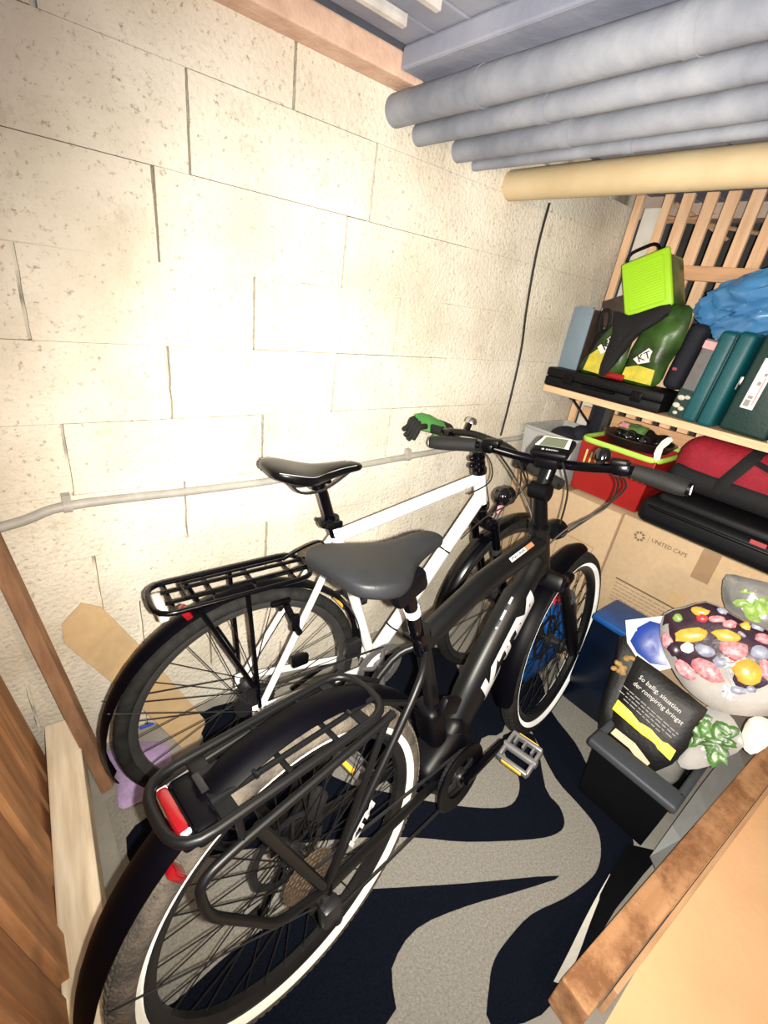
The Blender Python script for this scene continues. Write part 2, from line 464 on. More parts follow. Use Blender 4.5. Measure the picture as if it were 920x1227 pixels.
def rounded_loop(pts, r, n=4):
    P = [Vector(p) for p in pts]; k = len(P); out = []
    for i in range(k):
        a = P[i - 1] - P[i]; b = P[(i + 1) % k] - P[i]
        d = min(r, a.length * 0.45, b.length * 0.45)
        A = P[i] + a.normalized() * d; B = P[i] + b.normalized() * d
        for j in range(n + 1):
            t = j / n
            out.append(A * (1 - t) ** 2 + P[i] * 2 * t * (1 - t) + B * t * t)
    return out
def spline(pts, n=8):
    P = [Vector(p) for p in pts]
    Q = [P[0]] + P + [P[-1]]
    out = []
    for i in range(1, len(Q) - 2):
        for j in range(n):
            t = j / n
            p0, p1, p2, p3 = Q[i - 1], Q[i], Q[i + 1], Q[i + 2]
            out.append(0.5 * ((2 * p1) + (p2 - p0) * t + (2 * p0 - 5 * p1 + 4 * p2 - p3) * t * t + (3 * p1 - p0 - 3 * p2 + p3) * t ** 3))
    out.append(P[-1])
    return out
def smooth_poly(poly, n=4):
    P = [Vector((p[0], p[1], 0)) for p in poly]; k = len(P); out = []
    for i in range(k):
        p0, p1, p2, p3 = P[i - 1], P[i], P[(i + 1) % k], P[(i + 2) % k]
        for j in range(n):
            t = j / n
            q = 0.5 * ((2 * p1) + (p2 - p0) * t + (2 * p0 - 5 * p1 + 4 * p2 - p3) * t * t + (3 * p1 - p0 - 3 * p2 + p3) * t ** 3)
            out.append((q.x, q.y))
    return out
def lettering(name, text, size, m, parent, mtx, depth=0.0006, width=None, shear=0.0, bold=0.0):
    cu = bpy.data.curves.new(name, 'FONT')
    cu.body = text; cu.size = size; cu.extrude = depth; cu.align_x = 'CENTER'; cu.align_y = 'CENTER'; cu.shear = shear; cu.offset = bold
    cu.resolution_u = 2
    t = bpy.data.objects.new(name, cu)
    COL.objects.link(t)
    dg = bpy.context.evaluated_depsgraph_get()
    me = bpy.data.meshes.new_from_object(t.evaluated_get(dg))
    bpy.data.objects.remove(t)
    if width:
        xs = [v.co.x for v in me.vertices]; k = width / (max(xs) - min(xs))
        for v in me.vertices: v.co.x *= k
    me.transform(mtx)
    me.materials.clear(); me.materials.append(MT[m])
    o = bpy.data.objects.new(name, me)
    COL.objects.link(o)
    if parent is not None: o.parent = parent
    return o
def T(x, y, z): return Matrix.Translation((x, y, z))

OUT = {'cardboard': [(-0.1467,0.2575),(-0.0962,0.3068),(-0.0527,0.2814),(0.0381,0.1085),(0.1807,-0.2042),(0.1789,-0.2234),(0.1265,-0.3178),(0.1084,-0.2876),(-0.0137,-0.0382),(-0.1493,0.2029)],'purple': [(0.0487,-0.0568),(0.0643,-0.1325),(0.0486,-0.2478),(0.0928,-0.2626),(0.1485,-0.264),(0.1869,-0.2431),(0.2145,-0.1621),(0.2096,-0.1059),(0.1393,-0.0546),(0.0832,-0.0336)],'rugA': [(1.3366,-0.7691),(1.1925,-0.9178),(1.1761,-0.9832),(1.1421,-1.0228),(1.094,-1.0262),(1.0118,-0.9913),(0.8372,-0.8826),(0.7192,-0.7898),(0.5758,-0.6938),(0.389,-0.5924),(0.2113,-0.5053),(0.0693,-0.494),(0.0482,-0.3408),(0.1619,-0.2992),(0.3046,-0.1982),(0.341,-0.0482),(0.5097,-0.0865),(0.5886,-0.2623),(0.6135,-0.4991),(0.7396,-0.6463),(0.7952,-0.7048),(0.887,-0.7901),(0.9774,-0.8589),(1.0422,-0.8888),(1.108,-0.873),(1.153,-0.8289),(1.1721,-0.7628),(1.2348,-0.7056)],'rugB': [(0.9958,-1.0972),(0.757,-0.956),(0.5973,-0.8583),(0.4812,-0.7899),(0.3549,-0.7506),(0.2112,-0.7299),(0.0583,-0.7418),(-0.012,-0.7295),(0.1736,-0.8647),(0.4086,-1.0356),(0.4764,-0.9721),(0.5761,-0.95),(0.7184,-0.9914),(0.8571,-1.0483)],'rugC': [(1.6584,-0.5062),(1.5437,-0.4986),(1.3928,-0.6694),(1.3366,-0.7691),(1.2554,-0.9164),(1.24,-1.0123),(1.2217,-1.0877),(1.171,-1.1317),(1.1113,-1.153),(1.0531,-1.1537),(0.9584,-1.1367),(0.8508,-1.1052),(0.7597,-1.1007),(0.6927,-1.1065),(0.6459,-1.1299),(0.5997,-1.1734),(0.7092,-1.2328),(0.8482,-1.2354),(0.9673,-1.2378),(1.1184,-1.2279),(1.277,-1.1833),(1.3631,-1.0864),(1.39,-0.9738),(1.447,-0.8803),(1.5005,-0.7352),(1.6241,-0.6025)],'rugD': [(-0.045,-0.4697),(-0.0091,-0.5145),(0.0107,-0.5892),(-0.0046,-0.6967),(-0.0486,-0.6807),(-0.0573,-0.577)],'rugE': [(0.9287,-0.1925),(1.1349,-0.1569),(1.3279,-0.2246),(1.3558,-0.3312),(1.2622,-0.493),(1.4517,-0.4449),(1.5299,-0.4905),(1.4245,-0.5905),(1.2439,-0.6943),(1.1514,-0.6701),(0.9978,-0.7468),(0.877,-0.7359),(0.7568,-0.625),(0.7335,-0.4697),(0.6958,-0.369)],'pk': [(-0.1229,0.0985),(-0.0501,0.0928),(0.0322,0.0794),(0.1061,0.0678),(0.1104,0.0059),(0.114,-0.0594),(0.1023,-0.1322),(0.0762,-0.1827),(0.0106,-0.1796),(-0.0704,-0.1762),(-0.0991,-0.096),(-0.114,0.0067)],'pk_yellow': [(-0.1018,-0.0591),(-0.1023,-0.0953),(-0.037,-0.1036),(0.0278,-0.112),(0.0938,-0.1248),(0.0931,-0.0894),(0.0235,-0.0785),(-0.0403,-0.0713)],'pk_salmon': [(-0.0667,-0.1409),(-0.0712,-0.164),(-0.0087,-0.1682),(0.0502,-0.1909),(0.0559,-0.1674),(-0.0026,-0.1441)],'pk_l1': [(-0.0831,0.0428),(0.055,0.0178)],'pk_l2': [(-0.0884,0.0162),(0.0733,-0.0098)],'nuts': [(-0.1064,0.0879),(-0.0655,0.0949),(-0.0181,0.0534),(0.0073,-0.0284),(0.0142,-0.1231),(0.0371,-0.2205),(-0.0135,-0.2195),(-0.055,-0.1098),(-0.0752,-0.0046)],'nuts_c': (-0.0499,0.0204),'bw': [(-0.1273,0.0324),(-0.0766,0.0755),(-0.028,0.1169),(0.0229,0.0415),(0.0606,-0.0295),(0.0258,-0.0713),(-0.0332,-0.0642),(-0.0866,-0.0338)],'bw_blue': [(-0.0806,-0.0228),(-0.0823,0.0308),(-0.0608,0.0722),(-0.0265,0.0811),(0.0191,0.0224),(0.0467,-0.0331),(0.0036,-0.0544),(-0.0455,-0.046)],'spin': [(-0.0332,0.0839),(0.0025,0.1227),(0.0458,0.1188),(0.0982,0.0745),(0.0816,0.0125),(0.0635,-0.0366),(0.0307,-0.0828),(-0.0009,-0.0835),(-0.0075,-0.0039)],'spin_leaf': (0.0209,0.0393,0.1,0.095),'salad': [(-0.0446,0.0814),(-0.0001,0.0961),(0.0659,0.113),(0.1564,0.1277),(0.2063,0.0388),(0.1476,-0.0168),(0.0969,-0.0158),(0.0467,-0.0213),(-0.0021,-0.0124),(-0.0354,0.0356)],'salad_c': (0.0494,0.0302),'fruit': [(-0.1569,0.0581),(-0.1194,0.1071),(-0.0746,0.1565),(-0.0182,0.1553),(0.0462,0.1494),(0.1217,0.1651),(0.1921,0.1579),(0.241,0.0856),(0.2326,-0.0015),(0.1831,-0.0634),(0.1134,-0.1142),(0.0522,-0.1252),(-0.0126,-0.1124),(-0.0732,-0.0743),(-0.1289,-0.019)],'fruit_print': [(-0.1525,0.0545),(-0.1151,0.1035),(-0.0742,0.1506),(-0.016,0.1507),(0.0472,0.1472),(0.1206,0.1587),(0.1867,0.1487),(0.2203,0.0916),(0.1885,0.0128),(0.1347,-0.0458),(0.0739,-0.076),(0.0144,-0.0799),(-0.0573,-0.0659),(-0.118,-0.0148)],'fruits': [('apricot','apricot',(-0.0718,0.1148),0.0247,0.0151,0.369),('raspberry','berryred',(-0.0597,0.097),0.0148,0.0119,0.569),('leaf','leaf',(-0.1132,0.0647),0.0138,0.0153,1.074),('apricot','apricot',(-0.0598,0.0362),0.0462,0.0215,0.713),('apricot','apricot',(0.0136,0.0835),0.034,0.019,0.343),('frosted_berry','frosted',(-0.1032,-0.0146),0.0193,0.0277,0.801),('blackberry','plum',(-0.0783,-0.0259),0.0206,0.0235,0.606),('blueberry','label',(-0.052,-0.0029),0.0184,0.0174,0.608),('blueberry','blueberry',(-0.0133,0.0148),0.0258,0.019,0.212),('blueberry','blueberry',(0.0338,0.0073),0.0202,0.0166,0.424),('frosted_berry','frosted',(-0.0276,-0.0647),0.0365,0.0234,-0.266),('frosted_berry','frosted',(0.0196,-0.0324),0.0412,0.0278,-0.116),('frosted_berry','frosted',(0.0438,0.0548),0.0335,0.0278,0.511),('raspberry','berryred',(0.0544,0.0355),0.0138,0.0111,0.62),('apricot','apricot',(0.0949,0.0185),0.0339,0.0377,0.335),('apricot','apricot',(0.039,0.134),0.0136,0.0131,0.586),('blueberry','blueberry',(0.0625,0.1539),0.0191,0.0204,0.584),('blueberry','blueberry',(0.0985,0.0844),0.0218,0.02,0.312),('frosted_berry','frosted',(0.1271,0.0486),0.0144,0.0318,0.632),('blueberry','blueberry',(0.1009,-0.0406),0.018,0.0113,0.456),('blueberry','blueberry',(-0.0278,0.1428),0.0142,0.0136,0.565),('frosted_berry','frosted',(-0.026,0.1164),0.0223,0.0116,0.574),('frosted_berry','frosted',(0.0869,0.1243),0.0203,0.0147,0.296),('leaf','leaf',(0.0437,0.1704),0.0135,0.0169,0.574),('frosted_berry','frosted',(0.0044,0.118),0.0187,0.0133,0.784),('blueberry','blueberry',(0.1231,-0.0191),0.0132,0.0099,0.651)],'badge': (0.0462,-0.0848),'paper': [(0.0033,0.092),(0.0062,0.1299),(0.0342,0.1473),(0.0674,0.131),(0.0725,0.0764),(0.0598,0.0339),(0.0273,0.0431)]}

# ================================================================ THE ROOM
# block wall: a mortar backing with every block a piece of its own
b = MB(); b.box((0.65, 0.115, 0.97), (3.30, 0.19, 2.06))
wall = struct(b.build('wall_back', 'mortar', smooth=False))
wall.data.materials[0] = MT['mortar']
PITCH = 0.18
offs = {0: 0.18, 1: 0.40, 2: 0.20, 3: 0.107, 4: 0.345, 5: 0.087, 6: 0.325, 7: 0.058, 8: 0.322, 9: 0.397, 10: 0.15}
def block(x0, x1, z0, z1, d):
    m = MB()
    gx = random.uniform(0.0008, 0.0032); gz = 0.0012 if random.random() < .3 else 0.0004
    if x0 > 1.15 and z0 > 0.5: gx, gz, d = 0.0003, 0.0003, 0.0022
    x0 += gx; x1 -= gx; z0 += gz; z1 -= gz
    # the face outline is chipped along the upright arrises
    def jit(k): return random.uniform(-k, k)
    n = 7
    kx = min(0.0022, gx * 0.8)
    left = [(x0 + 0.001 + abs(jit(kx)), z1 - (z1 - z0) * t / n) for t in range(n + 1)]
    right = [(x1 - 0.001 - abs(jit(kx)), z0 + (z1 - z0) * t / n) for t in range(n + 1)]
    ring = left + right
    N = len(ring)
    vs = [(p[0], -d, p[1]) for p in ring] + [(p[0], 0.024, p[1]) for p in ring]
    fs = [(t, t + 1, N - 2 - t, N - 1 - t) for t in range(n)]
    fs += [((t + 1) % N, t, N + t, N + (t + 1) % N) for t in range(N)]
    m.add(vs, fs)
    return m.build('block', 'block', wall, smooth=False)
for k in range(0, 11):
    z0 = -0.02 + PITCH * k; z1 = z0 + PITCH
    z0 = max(z0, 0.0)
    z1 = min(z1, 1.90)
    if z1 - z0 < 0.03: continue
    x = offs[k] - 0.49 * 3
    while x < 2.25:
        a, c = max(x, -0.95), min(x + 0.49, 2.285)
        if c - a > 0.03:
            block(a, c, z0, z1, 0.0020 + random.uniform(0, 0.0005))
        x += 0.49
# floors
b = MB(); b.box((0.9, -0.63, -0.05), (4.4, 1.40, 0.10)); struct(b.build('floor', 'concrete', smooth=False))
b = MB(); b.box((0.9, -2.18, -0.052), (4.4, 1.70, 0.10)); struct(b.build('floor.001', 'corridor', smooth=False))
# ceiling: a board ceiling, each board a piece
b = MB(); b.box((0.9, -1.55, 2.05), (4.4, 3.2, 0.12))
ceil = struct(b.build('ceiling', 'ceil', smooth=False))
y = -0.075
i = 0
while y > -2.9:
    wd = 0.105
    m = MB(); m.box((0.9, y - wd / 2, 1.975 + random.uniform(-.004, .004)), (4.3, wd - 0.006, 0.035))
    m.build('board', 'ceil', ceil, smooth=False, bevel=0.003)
    if i in (0, 1, 3):
        m = MB(); m.box((0.25, y - wd + 0.001, 1.948), (1.10, 0.014, 0.020)); m.build('batten', 'ceil_light', ceil, smooth=False)
    y -= wd; i += 1
# lintel strip that runs along the wall head under the ceiling
b = MB(); b.box((0.05, -0.030, 1.925), (1.82, 0.085, 0.050)); struct(b.build('trim_1', 'pinkbeam', smooth=False, bevel=0.004))
# duct board above the pipes, crossing the ceiling
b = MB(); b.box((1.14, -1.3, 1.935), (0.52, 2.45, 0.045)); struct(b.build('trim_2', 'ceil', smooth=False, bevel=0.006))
# back room behind the lattice
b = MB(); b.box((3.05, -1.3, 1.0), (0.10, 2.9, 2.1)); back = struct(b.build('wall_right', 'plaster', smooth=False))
b = MB(); b.box((2.56, -1.3, 1.985), (0.10, 2.9, 0.17)); struct(b.build('trim_3', 'pinkplaster', smooth=False))

# ================================================================ PIPES
def pipe(x, z, r, m, label, bands, y0=0.015, dy=0.0):
    t = thing('pipe', label, 'pipe', (x, 0, z), group='pipes under the ceiling')
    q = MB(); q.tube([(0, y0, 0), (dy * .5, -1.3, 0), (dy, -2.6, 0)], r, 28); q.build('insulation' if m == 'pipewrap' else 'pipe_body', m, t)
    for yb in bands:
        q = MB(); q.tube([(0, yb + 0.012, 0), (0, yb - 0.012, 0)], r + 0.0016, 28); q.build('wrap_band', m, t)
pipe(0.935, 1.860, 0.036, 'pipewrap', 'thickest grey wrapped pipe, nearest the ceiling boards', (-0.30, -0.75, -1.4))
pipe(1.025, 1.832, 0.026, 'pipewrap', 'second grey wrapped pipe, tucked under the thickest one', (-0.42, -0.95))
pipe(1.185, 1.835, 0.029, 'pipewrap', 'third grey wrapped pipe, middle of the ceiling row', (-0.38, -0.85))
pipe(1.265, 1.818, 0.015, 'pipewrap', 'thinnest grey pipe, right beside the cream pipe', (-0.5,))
pipe(1.455, 1.806, 0.044, 'pipeyellow', 'lowest pipe, bare and cream coloured, above the wooden lattice', ())

# conduit with clips along the wall
t = thing('conduit', 'grey electrical conduit running along the block wall', 'conduit', (0, -0.0185, 0))
q = MB(); q.tube(spline([(-0.5, 0, 0.775), (-0.063, 0, 0.831), (0.07, 0, 0.862), (0.34, 0, 0.856), (0.62, 0, 0.852), (0.9, 0, 0.862), (1.167, 0, 0.873), (1.53, 0, 0.886), (1.95, 0, 0.895), (2.25, 0, 0.90)], 5), 0.0115, 12); q.build('tube', 'conduit', t)
for x, z in ((0.07, 0.862), (1.167, 0.873), (1.90, 0.894)):
    q = MB(); q.tube([(x - 0.009, 0, z), (x + 0.009, 0, z)], 0.0165, 14); q.box((x, 0.002, z + 0.022), (0.018, 0.022, 0.016)); q.build('clip', 'conduit', t)
# hanging cable
q = MB(); q.tube(spline([(1.674, -0.012, 1.800), (1.668, -0.013, 1.644), (1.691, -0.014, 1.441), (1.726, -0.012, 1.281), (1.735, -0.012, 1.069), (1.731, -0.013, 0.914)], 7), 0.0045, 8)
tag(q.build('wall_cable', 'cable'), 'thin black cable hanging down the block wall from the cream pipe', 'cable')

# ================================================================ LATTICE AT THE END
t = thing('lattice_partition', 'wooden slat partition behind the storage shelf', 'partition', (2.25, 0, 0))
for yc in (-0.039, -0.159, -0.235, -0.320, -0.396, -0.475, -0.550, -0.628, -0.704, -0.780, -0.857, -0.933, -1.010, -1.086, -1.163):
    wd = 0.034 if yc > -0.2 else 0.044
    q = MB(); q.box((0.010 + random.uniform(-.002, .002), yc, 0.975), (0.018, wd, 1.93)); q.build('slat', 'slat', t, smooth=False, bevel=0.0015)
q = MB(); q.box((0.045, -0.105, 1.20), (0.012, 0.10, 1.40)); o = q.build('pale_board', 'palewhite', t, smooth=False); o['label'] = 'pale board behind the first gap'
for zc in (1.660, 1.03, 0.30):
    q = MB(); q.box((-0.012, -0.665, zc), (0.024, 1.05 if zc > 1.5 else 1.14, 0.052)); q.build('rail', 'rail', t, smooth=False, bevel=0.002)
for k, (a, c) in enumerate((((2.42, -0.05, 1.90), (2.60, -0.42, 1.86)), ((2.45, -0.10, 1.95), (2.62, -0.30, 1.84)), ((2.40, -0.03, 1.86), (2.55, -0.30, 1.93)))):
    q = MB(); q.tube([a, c], (0.018, 0.008), 4, up=(0, 0, 1))
    tag(q.build('loose_lath', 'slat', smooth=False), ('pale splintered lath behind the top of the lattice, hanging lowest', 'steepest pale lath behind the top of the lattice', 'pale lath rising to the right behind the lattice top')[k], 'lath', 'loose laths behind the lattice')

# ================================================================ LEFT PARTITION, SILL, LEANING PLANK
t = thing('slat_screen', 'red-brown board screen along the left edge behind the sill timber', 'partition', (-0.085, 0, 0.0), (0, math.radians(-7.0), 0))
for k in range(11):
    yc = -0.085 - k * 0.108
    q = MB(); q.box((random.uniform(-.006, .004), yc, 0.72), (0.022, 0.082, 1.40)); q.build('board', 'redwood' if k % 2 else 'redwood2', t, smooth=False, bevel=0.002)
q = MB(); q.box((-0.022, -0.60, 0.9), (0.022, 1.18, 0.07)); q.build('rail', 'redwood', t, smooth=False)
q = MB(); q.box((0, -0.62, 0.10), (0.078, 1.20, 0.20))
o = tag(q.build('sill_timber', 'sill', smooth=False, bevel=0.004), 'pale dusty timber sill on the floor along the board screen', 'timber')
o.location = (-0.037, -0.012, 0); o.rotation_euler = (0, 0, math.radians(-2.9))
q = MB(); a = Vector((0.038, -0.168, 0.012)); c = Vector((-0.105, -0.026, 0.98))
q.tube([a, c], (0.017, 0.026), 4, up=(0.75, 0.6, 0)); 
tag(q.build('leaning_plank', 'plank', smooth=False, bevel=0.002), 'narrow brown plank leaning on the wall left of the white bike', 'plank')

# cardboard offcut and lilac cloth
A, B, Cc = Vector((0.012, -0.012, 0.515)), Vector((0.300, -0.135, 0.016)), None
fm = frame((0.155, -0.075, 0.265), (-0.05, -1.0, 0.22))
q = MB(); q.slab(OUT['cardboard'], -0.002, 0.002, fm)
tag(q.build('cardboard_offcut', 'board', smooth=False), 'flat brown cardboard strip leaning on the wall behind the rear wheel', 'cardboard')
q = MB()
poly = smooth_poly(OUT['purple'], 3)
q.pillow(poly, 0.020, 0.0, 7, 0.014, T(0, 0, 0.014), 3.1)
tag(q.build('lilac_cloth', 'purple', angle=80), 'crumpled lilac cloth on the floor under the white bike rear wheel', 'cloth')

# ================================================================ RUG
t = thing('rug', 'grey rug with black wave pattern under the two bikes', 'rug', (0, 0, 0))
q = MB(); q.slab([(0.025, -0.20), (1.80, -0.20), (1.80, -0.90), (1.26, -1.185), (0.025, -1.20)], 0.0005, 0.006); q.build('rug_pile', 'ruggrey', t, smooth=False)
for k, nm in enumerate(('rugA', 'rugB', 'rugC', 'rugD', 'rugE')):
    q = MB(); q.slab(smooth_poly(OUT[nm], 3), 0.0035, 0.0078 + 0.0003 * k); q.build('black_wave', 'rugblack', t, smooth=False)

# ================================================================ BICYCLE MACHINERY
def wheel_mtx(cx, cz, steer=0.0):
    # wheel axis = local Y; lathe axis is Z, so turn Z into -Y (right-hand side of the bike)
    return T(cx, 0, cz) @ Matrix.Rotation(steer, 4, 'Z') @ Matrix.Rotation(PI / 2, 4, 'X')
def wheel(parent, cx, cz, R, tr, m_tyre, m_rim, nsp, steer=0.0, strip=None, disc=False, cassette=False, dynamo=False, tread=False):
    mx = wheel_mtx(cx, cz, steer)
    rim_r = R - 2 * tr
    q = MB()
    w = tr * 0.62
    q.lathe([(rim_r + 0.004, -w), (rim_r + 0.006, w), (rim_r - 0.004, w), (rim_r - 0.018, w * 0.45), (rim_r - 0.018, -w * 0.45), (rim_r - 0.004, -w), (rim_r + 0.004, -w)], 72, mx)
    root = q.build('wheel', m_rim, parent)
    q = MB()
    pts = [((R - tr) * math.cos(2 * PI * k / 96), (R - tr) * math.sin(2 * PI * k / 96), 0) for k in range(96)]
    q.tube(pts, tr, 14, True, up=(0, 0, 1), mtx=mx)
    q.build('tyre', m_tyre, root)
    if tread:
        q = MB()
        for k in range(120):
            a = 2 * PI * k / 120
            for s in (-1, 0, 1):
                aa = a + (0.026 if s else 0)
                rr = R - tr + tr * math.cos(s * 0.62) 
                mm = mx @ Matrix.Rotation(aa, 4, 'Z') @ T(rr, 0, s * tr * math.sin(0.62)) @ Matrix.Rotation(-s * 0.62, 4, 'Y')
                q.box((0.0003, 0, 0), (0.003, 0.010, 0.012), mtx=mm)
        stuff(q.build('tread_block', m_tyre, root, smooth=False))
    q = MB()
    q.lathe([(0.012, -0.058), (0.012, -0.036), (0.028 if not dynamo else 0.04, -0.032), (0.028 if not dynamo else 0.04, -0.024), (0.016 if not dynamo else 0.038, -0.015), (0.016 if not dynamo else 0.038, 0.015), (0.028 if not dynamo else 0.04, 0.024), (0.028, 0.032), (0.012, 0.036), (0.012, 0.058)], 20, mx)
    q.build('hub', 'darksteel', root)
    # spokes: one mesh, many objects
    me = None
    for k in range(nsp):
        side = 1 if k % 2 else -1
        a_r = 2 * PI * k / nsp
        a_h = a_r + (0.95 if (k // 2) % 2 else -0.95)
        hr = 0.026 if not dynamo else 0.038
        p0 = Vector((hr * math.cos(a_h), hr * math.sin(a_h), side * 0.027)); p1 = Vector(((rim_r - 0.012) * math.cos(a_r), (rim_r - 0.012) * math.sin(a_r), 0))
        d = p1 - p0
        if me is None:
            s = MB(); s.tube([(0, 0, 0), (0, 0, 1)], 0.0014, 5); o = s.build('spoke', 'spoke', root); me = o.data
        else:
            o = bpy.data.objects.new('spoke', me); COL.objects.link(o); o.parent = root
        zq = d.to_track_quat('Z', 'Y').to_matrix().to_4x4()
        o.matrix_local = mx @ Matrix.Translation(p0) @ zq @ Matrix.Diagonal((1, 1, d.length, 1))
    if strip:
        q = MB()
        n = 96
        for sgn in (1, -1):
            prof = [(R - tr + tr * 1.02 * math.cos(math.radians(p)), sgn * tr * 1.02 * math.sin(math.radians(p))) for p in (106, 118, 130, 142, 154)]  # band widened so its breadth stands in for the tape's glow
            prof += [(R - tr + tr * 0.98 * math.cos(math.radians(p)), sgn * tr * 0.98 * math.sin(math.radians(p))) for p in (154, 106)]
            k = len(prof)
            vs = [(r_ * math.cos(2 * PI * jj / n), r_ * math.sin(2 * PI * jj / n), z_) for (r_, z_) in prof for jj in range(n)]
            fs = [(i * n + jj, i * n + (jj + 1) % n, ((i + 1) % k) * n + (jj + 1) % n, ((i + 1) % k) * n + jj) for i in range(k) for jj in range(n)]
            q.add(vs, fs, mx)
        o = q.build('reflective_strip', strip, root)
        o['label'] = 'white reflective strip round the tyre wall'
    if disc:
        q = MB()
        n = 48
        for j in range(n):   # ventilated rotor ring with spider arms
            a0, a1 = 2 * PI * j / n, 2 * PI * (j + 1) / n
            r0, r1 = 0.074, 0.090
            z0, z1 = -0.041, -0.039
            v = []
            for z_ in (z0, z1):
                for (r_, a_) in ((r0, a0), (r1 + 0.002 * math.sin(a0 * 9), a0), (r1 + 0.002 * math.sin(a1 * 9), a1), (r0, a1)): v.append((r_ * math.cos(a_), r_ * math.sin(a_), z_))
            q.add(v, [(3, 2, 1, 0), (4, 5, 6, 7), (0, 1, 5, 4), (2, 3, 7, 6)], mx)
        for j in range(6):
            a_ = 2 * PI * j / 6
            q.tube([(0.02 * math.cos(a_), 0.02 * math.sin(a_), -0.04), (0.076 * math.cos(a_ + .35), 0.076 * math.sin(a_ + .35), -0.04)], (0.004, 0.001), 4, up=(0, 0, 1), mtx=mx)
        q.build('brake_disc', 'darksteel', root)
    if cassette:
        q = MB()
        for k, rr in enumerate((0.058, 0.053, 0.048, 0.043, 0.038, 0.033, 0.028, 0.024)):
            z_ = 0.030 + k * 0.0038
            n = max(14, int(rr * 2 * PI / 0.0127)) * 2
            vs = []
            for zz in (z_, z_ + 0.0018):
                for j in range(n):
                    r_ = rr + (0.0028 if j % 2 else -0.001); an = 2 * PI * j / n
                    vs.append((r_ * math.cos(an), r_ * math.sin(an), zz))
            fs = [tuple(range(n))[::-1], tuple(range(n, 2 * n))] + [(j, (j + 1) % n, n + (j + 1) % n, n + j) for j in range(n)]
            q.add(vs, fs, mx)
        q.build('cassette', cassette, root, smooth=False)
    return root
def fender(parent, cx, cz, r, a0, a1, hw, m, n=30, steer=0.0, name='mudguard'):
    mm = T(cx, 0, cz) @ Matrix.Rotation(steer, 4, 'Z') @ T(-cx, 0, -cz)
    q = MB()
    k = 7
    vs, fs = [], []
    for lay in (0, 0.0022):
        for i in range(n + 1):
            a = a0 + (a1 - a0) * i / n
            e = 1.0
            if i == 0 or i == n: e = 0.72
            for j in range(k):
                u = -1 + 2 * j / (k - 1)
                rr = r - lay - 0.35 * hw * u * u
                vs.append((cx + rr * math.cos(a), u * hw * e, cz + rr * math.sin(a)))
    L = (n + 1) * k
    for i in range(n):
        for j in range(k - 1):
            q1 = (i * k + j, i * k + j + 1, (i + 1) * k + j + 1, (i + 1) * k + j)
            fs.append(q1); fs.append(tuple(L + x for x in q1[::-1]))
        fs.append((i * k, (i + 1) * k, L + (i + 1) * k, L + i * k)); fs.append(((i + 1) * k + k - 1, i * k + k - 1, L + i * k + k - 1, L + (i + 1) * k + k - 1))
    for i in (0, n):
        for j in range(k - 1): fs.append((i * k + j, i * k + j + 1, L + i * k + j + 1, L + i * k + j))
    q.add(vs, fs, mm)
    return q.build(name, m, parent)
def saddle(parent, st, m, name='saddle', piping=None):
    """st: list of (x, half width, top z, skirt drop)"""
    q = MB()
    us = [-1.0, -0.92, -0.7, -0.4, 0, 0.4, 0.7, 0.92, 1.0]
    n = len(us) + 3
    vs, fs = [], []
    for (x, hw, zt, dr) in st:
        for u in us:
            vs.append((x, hw * u, zt - 0.35 * hw * abs(u) ** 3 * (0.35 if hw > .05 else .8)))
        vs.append((x, hw * 0.99, zt - dr)); vs.append((x, 0, zt - dr * 0.55)); vs.append((x, -hw * 0.99, zt - dr))
    k = len(st)
    for i in range(k - 1):
        for j in range(n):
            fs.append((i * n + j, i * n + (j + 1) % n, (i + 1) * n + (j + 1) % n, (i + 1) * n + j))
    fs.append(tuple(range(n))); fs.append(tuple((k - 1) * n + j for j in range(n))[::-1])
    q.add(vs, fs)
    o = q.build(name, m, parent, subsurf=2, angle=180)
    if piping:
        q = MB()
        for s in (-1, 1):
            q.tube(spline([(x, s * hw * 0.90, zt - 0.004 - 0.3 * hw * 0.5 * .35) for (x, hw, zt, dr) in st[1:-1]], 4), 0.0010, 6)
        q.build('seam_piping', piping, o)
    q = MB()
    xs = [p[0] for p in st]
    a, c = min(xs), max(xs)
    zm = st[len(st) // 2][2]
    for s in (-1, 1):
        q.tube(spline([(a + 0.035, s * 0.035, st[1][2] - 0.022), (a + 0.085, s * 0.024, zm - 0.052), (a + 0.155, s * 0.022, zm - 0.052), (c - 0.03, s * 0.006, st[-2][2] - 0.02)], 5), 0.0035, 6)
    q.build('saddle_rail', 'darksteel', o)
    return o
def pedal(parent, c, m_body, reflector=True, rot=0.0):
    mm = T(*c) @ Matrix.Rotation(rot, 4, 'Y')
    q = MB()
    q.rbox((0.040, 0, 0), (0.012, 0.090, 0.024), 0.004, mtx=mm); q.rbox((-0.040, 0, 0), (0.012, 0.090, 0.024), 0.004, mtx=mm)
    q.rbox((0, 0.042, 0), (0.090, 0.010, 0.020), 0.003, mtx=mm); q.rbox((0, -0.042, 0), (0.080, 0.010, 0.020), 0.003, mtx=mm)
    q.tube([(0, -0.05, 0), (0, 0.05, 0)], 0.011, 12, mtx=mm)
    for k in range(-1, 2): q.box((0.024, k * 0.026, 0.004), (0.022, 0.006, 0.018), mtx=mm)
    p = q.build('pedal', m_body, parent)
    q = MB()
    q.rbox((0.0475, 0, 0), (0.004, 0.060, 0.013), 0.0015, mtx=mm)
    q.build('reflector', 'amber', p)
    q = MB()
    q.rbox((-0.0475, 0, 0), (0.004, 0.060, 0.013), 0.0015, mtx=mm)
    q.build('reflector', 'amber', p)
    return p
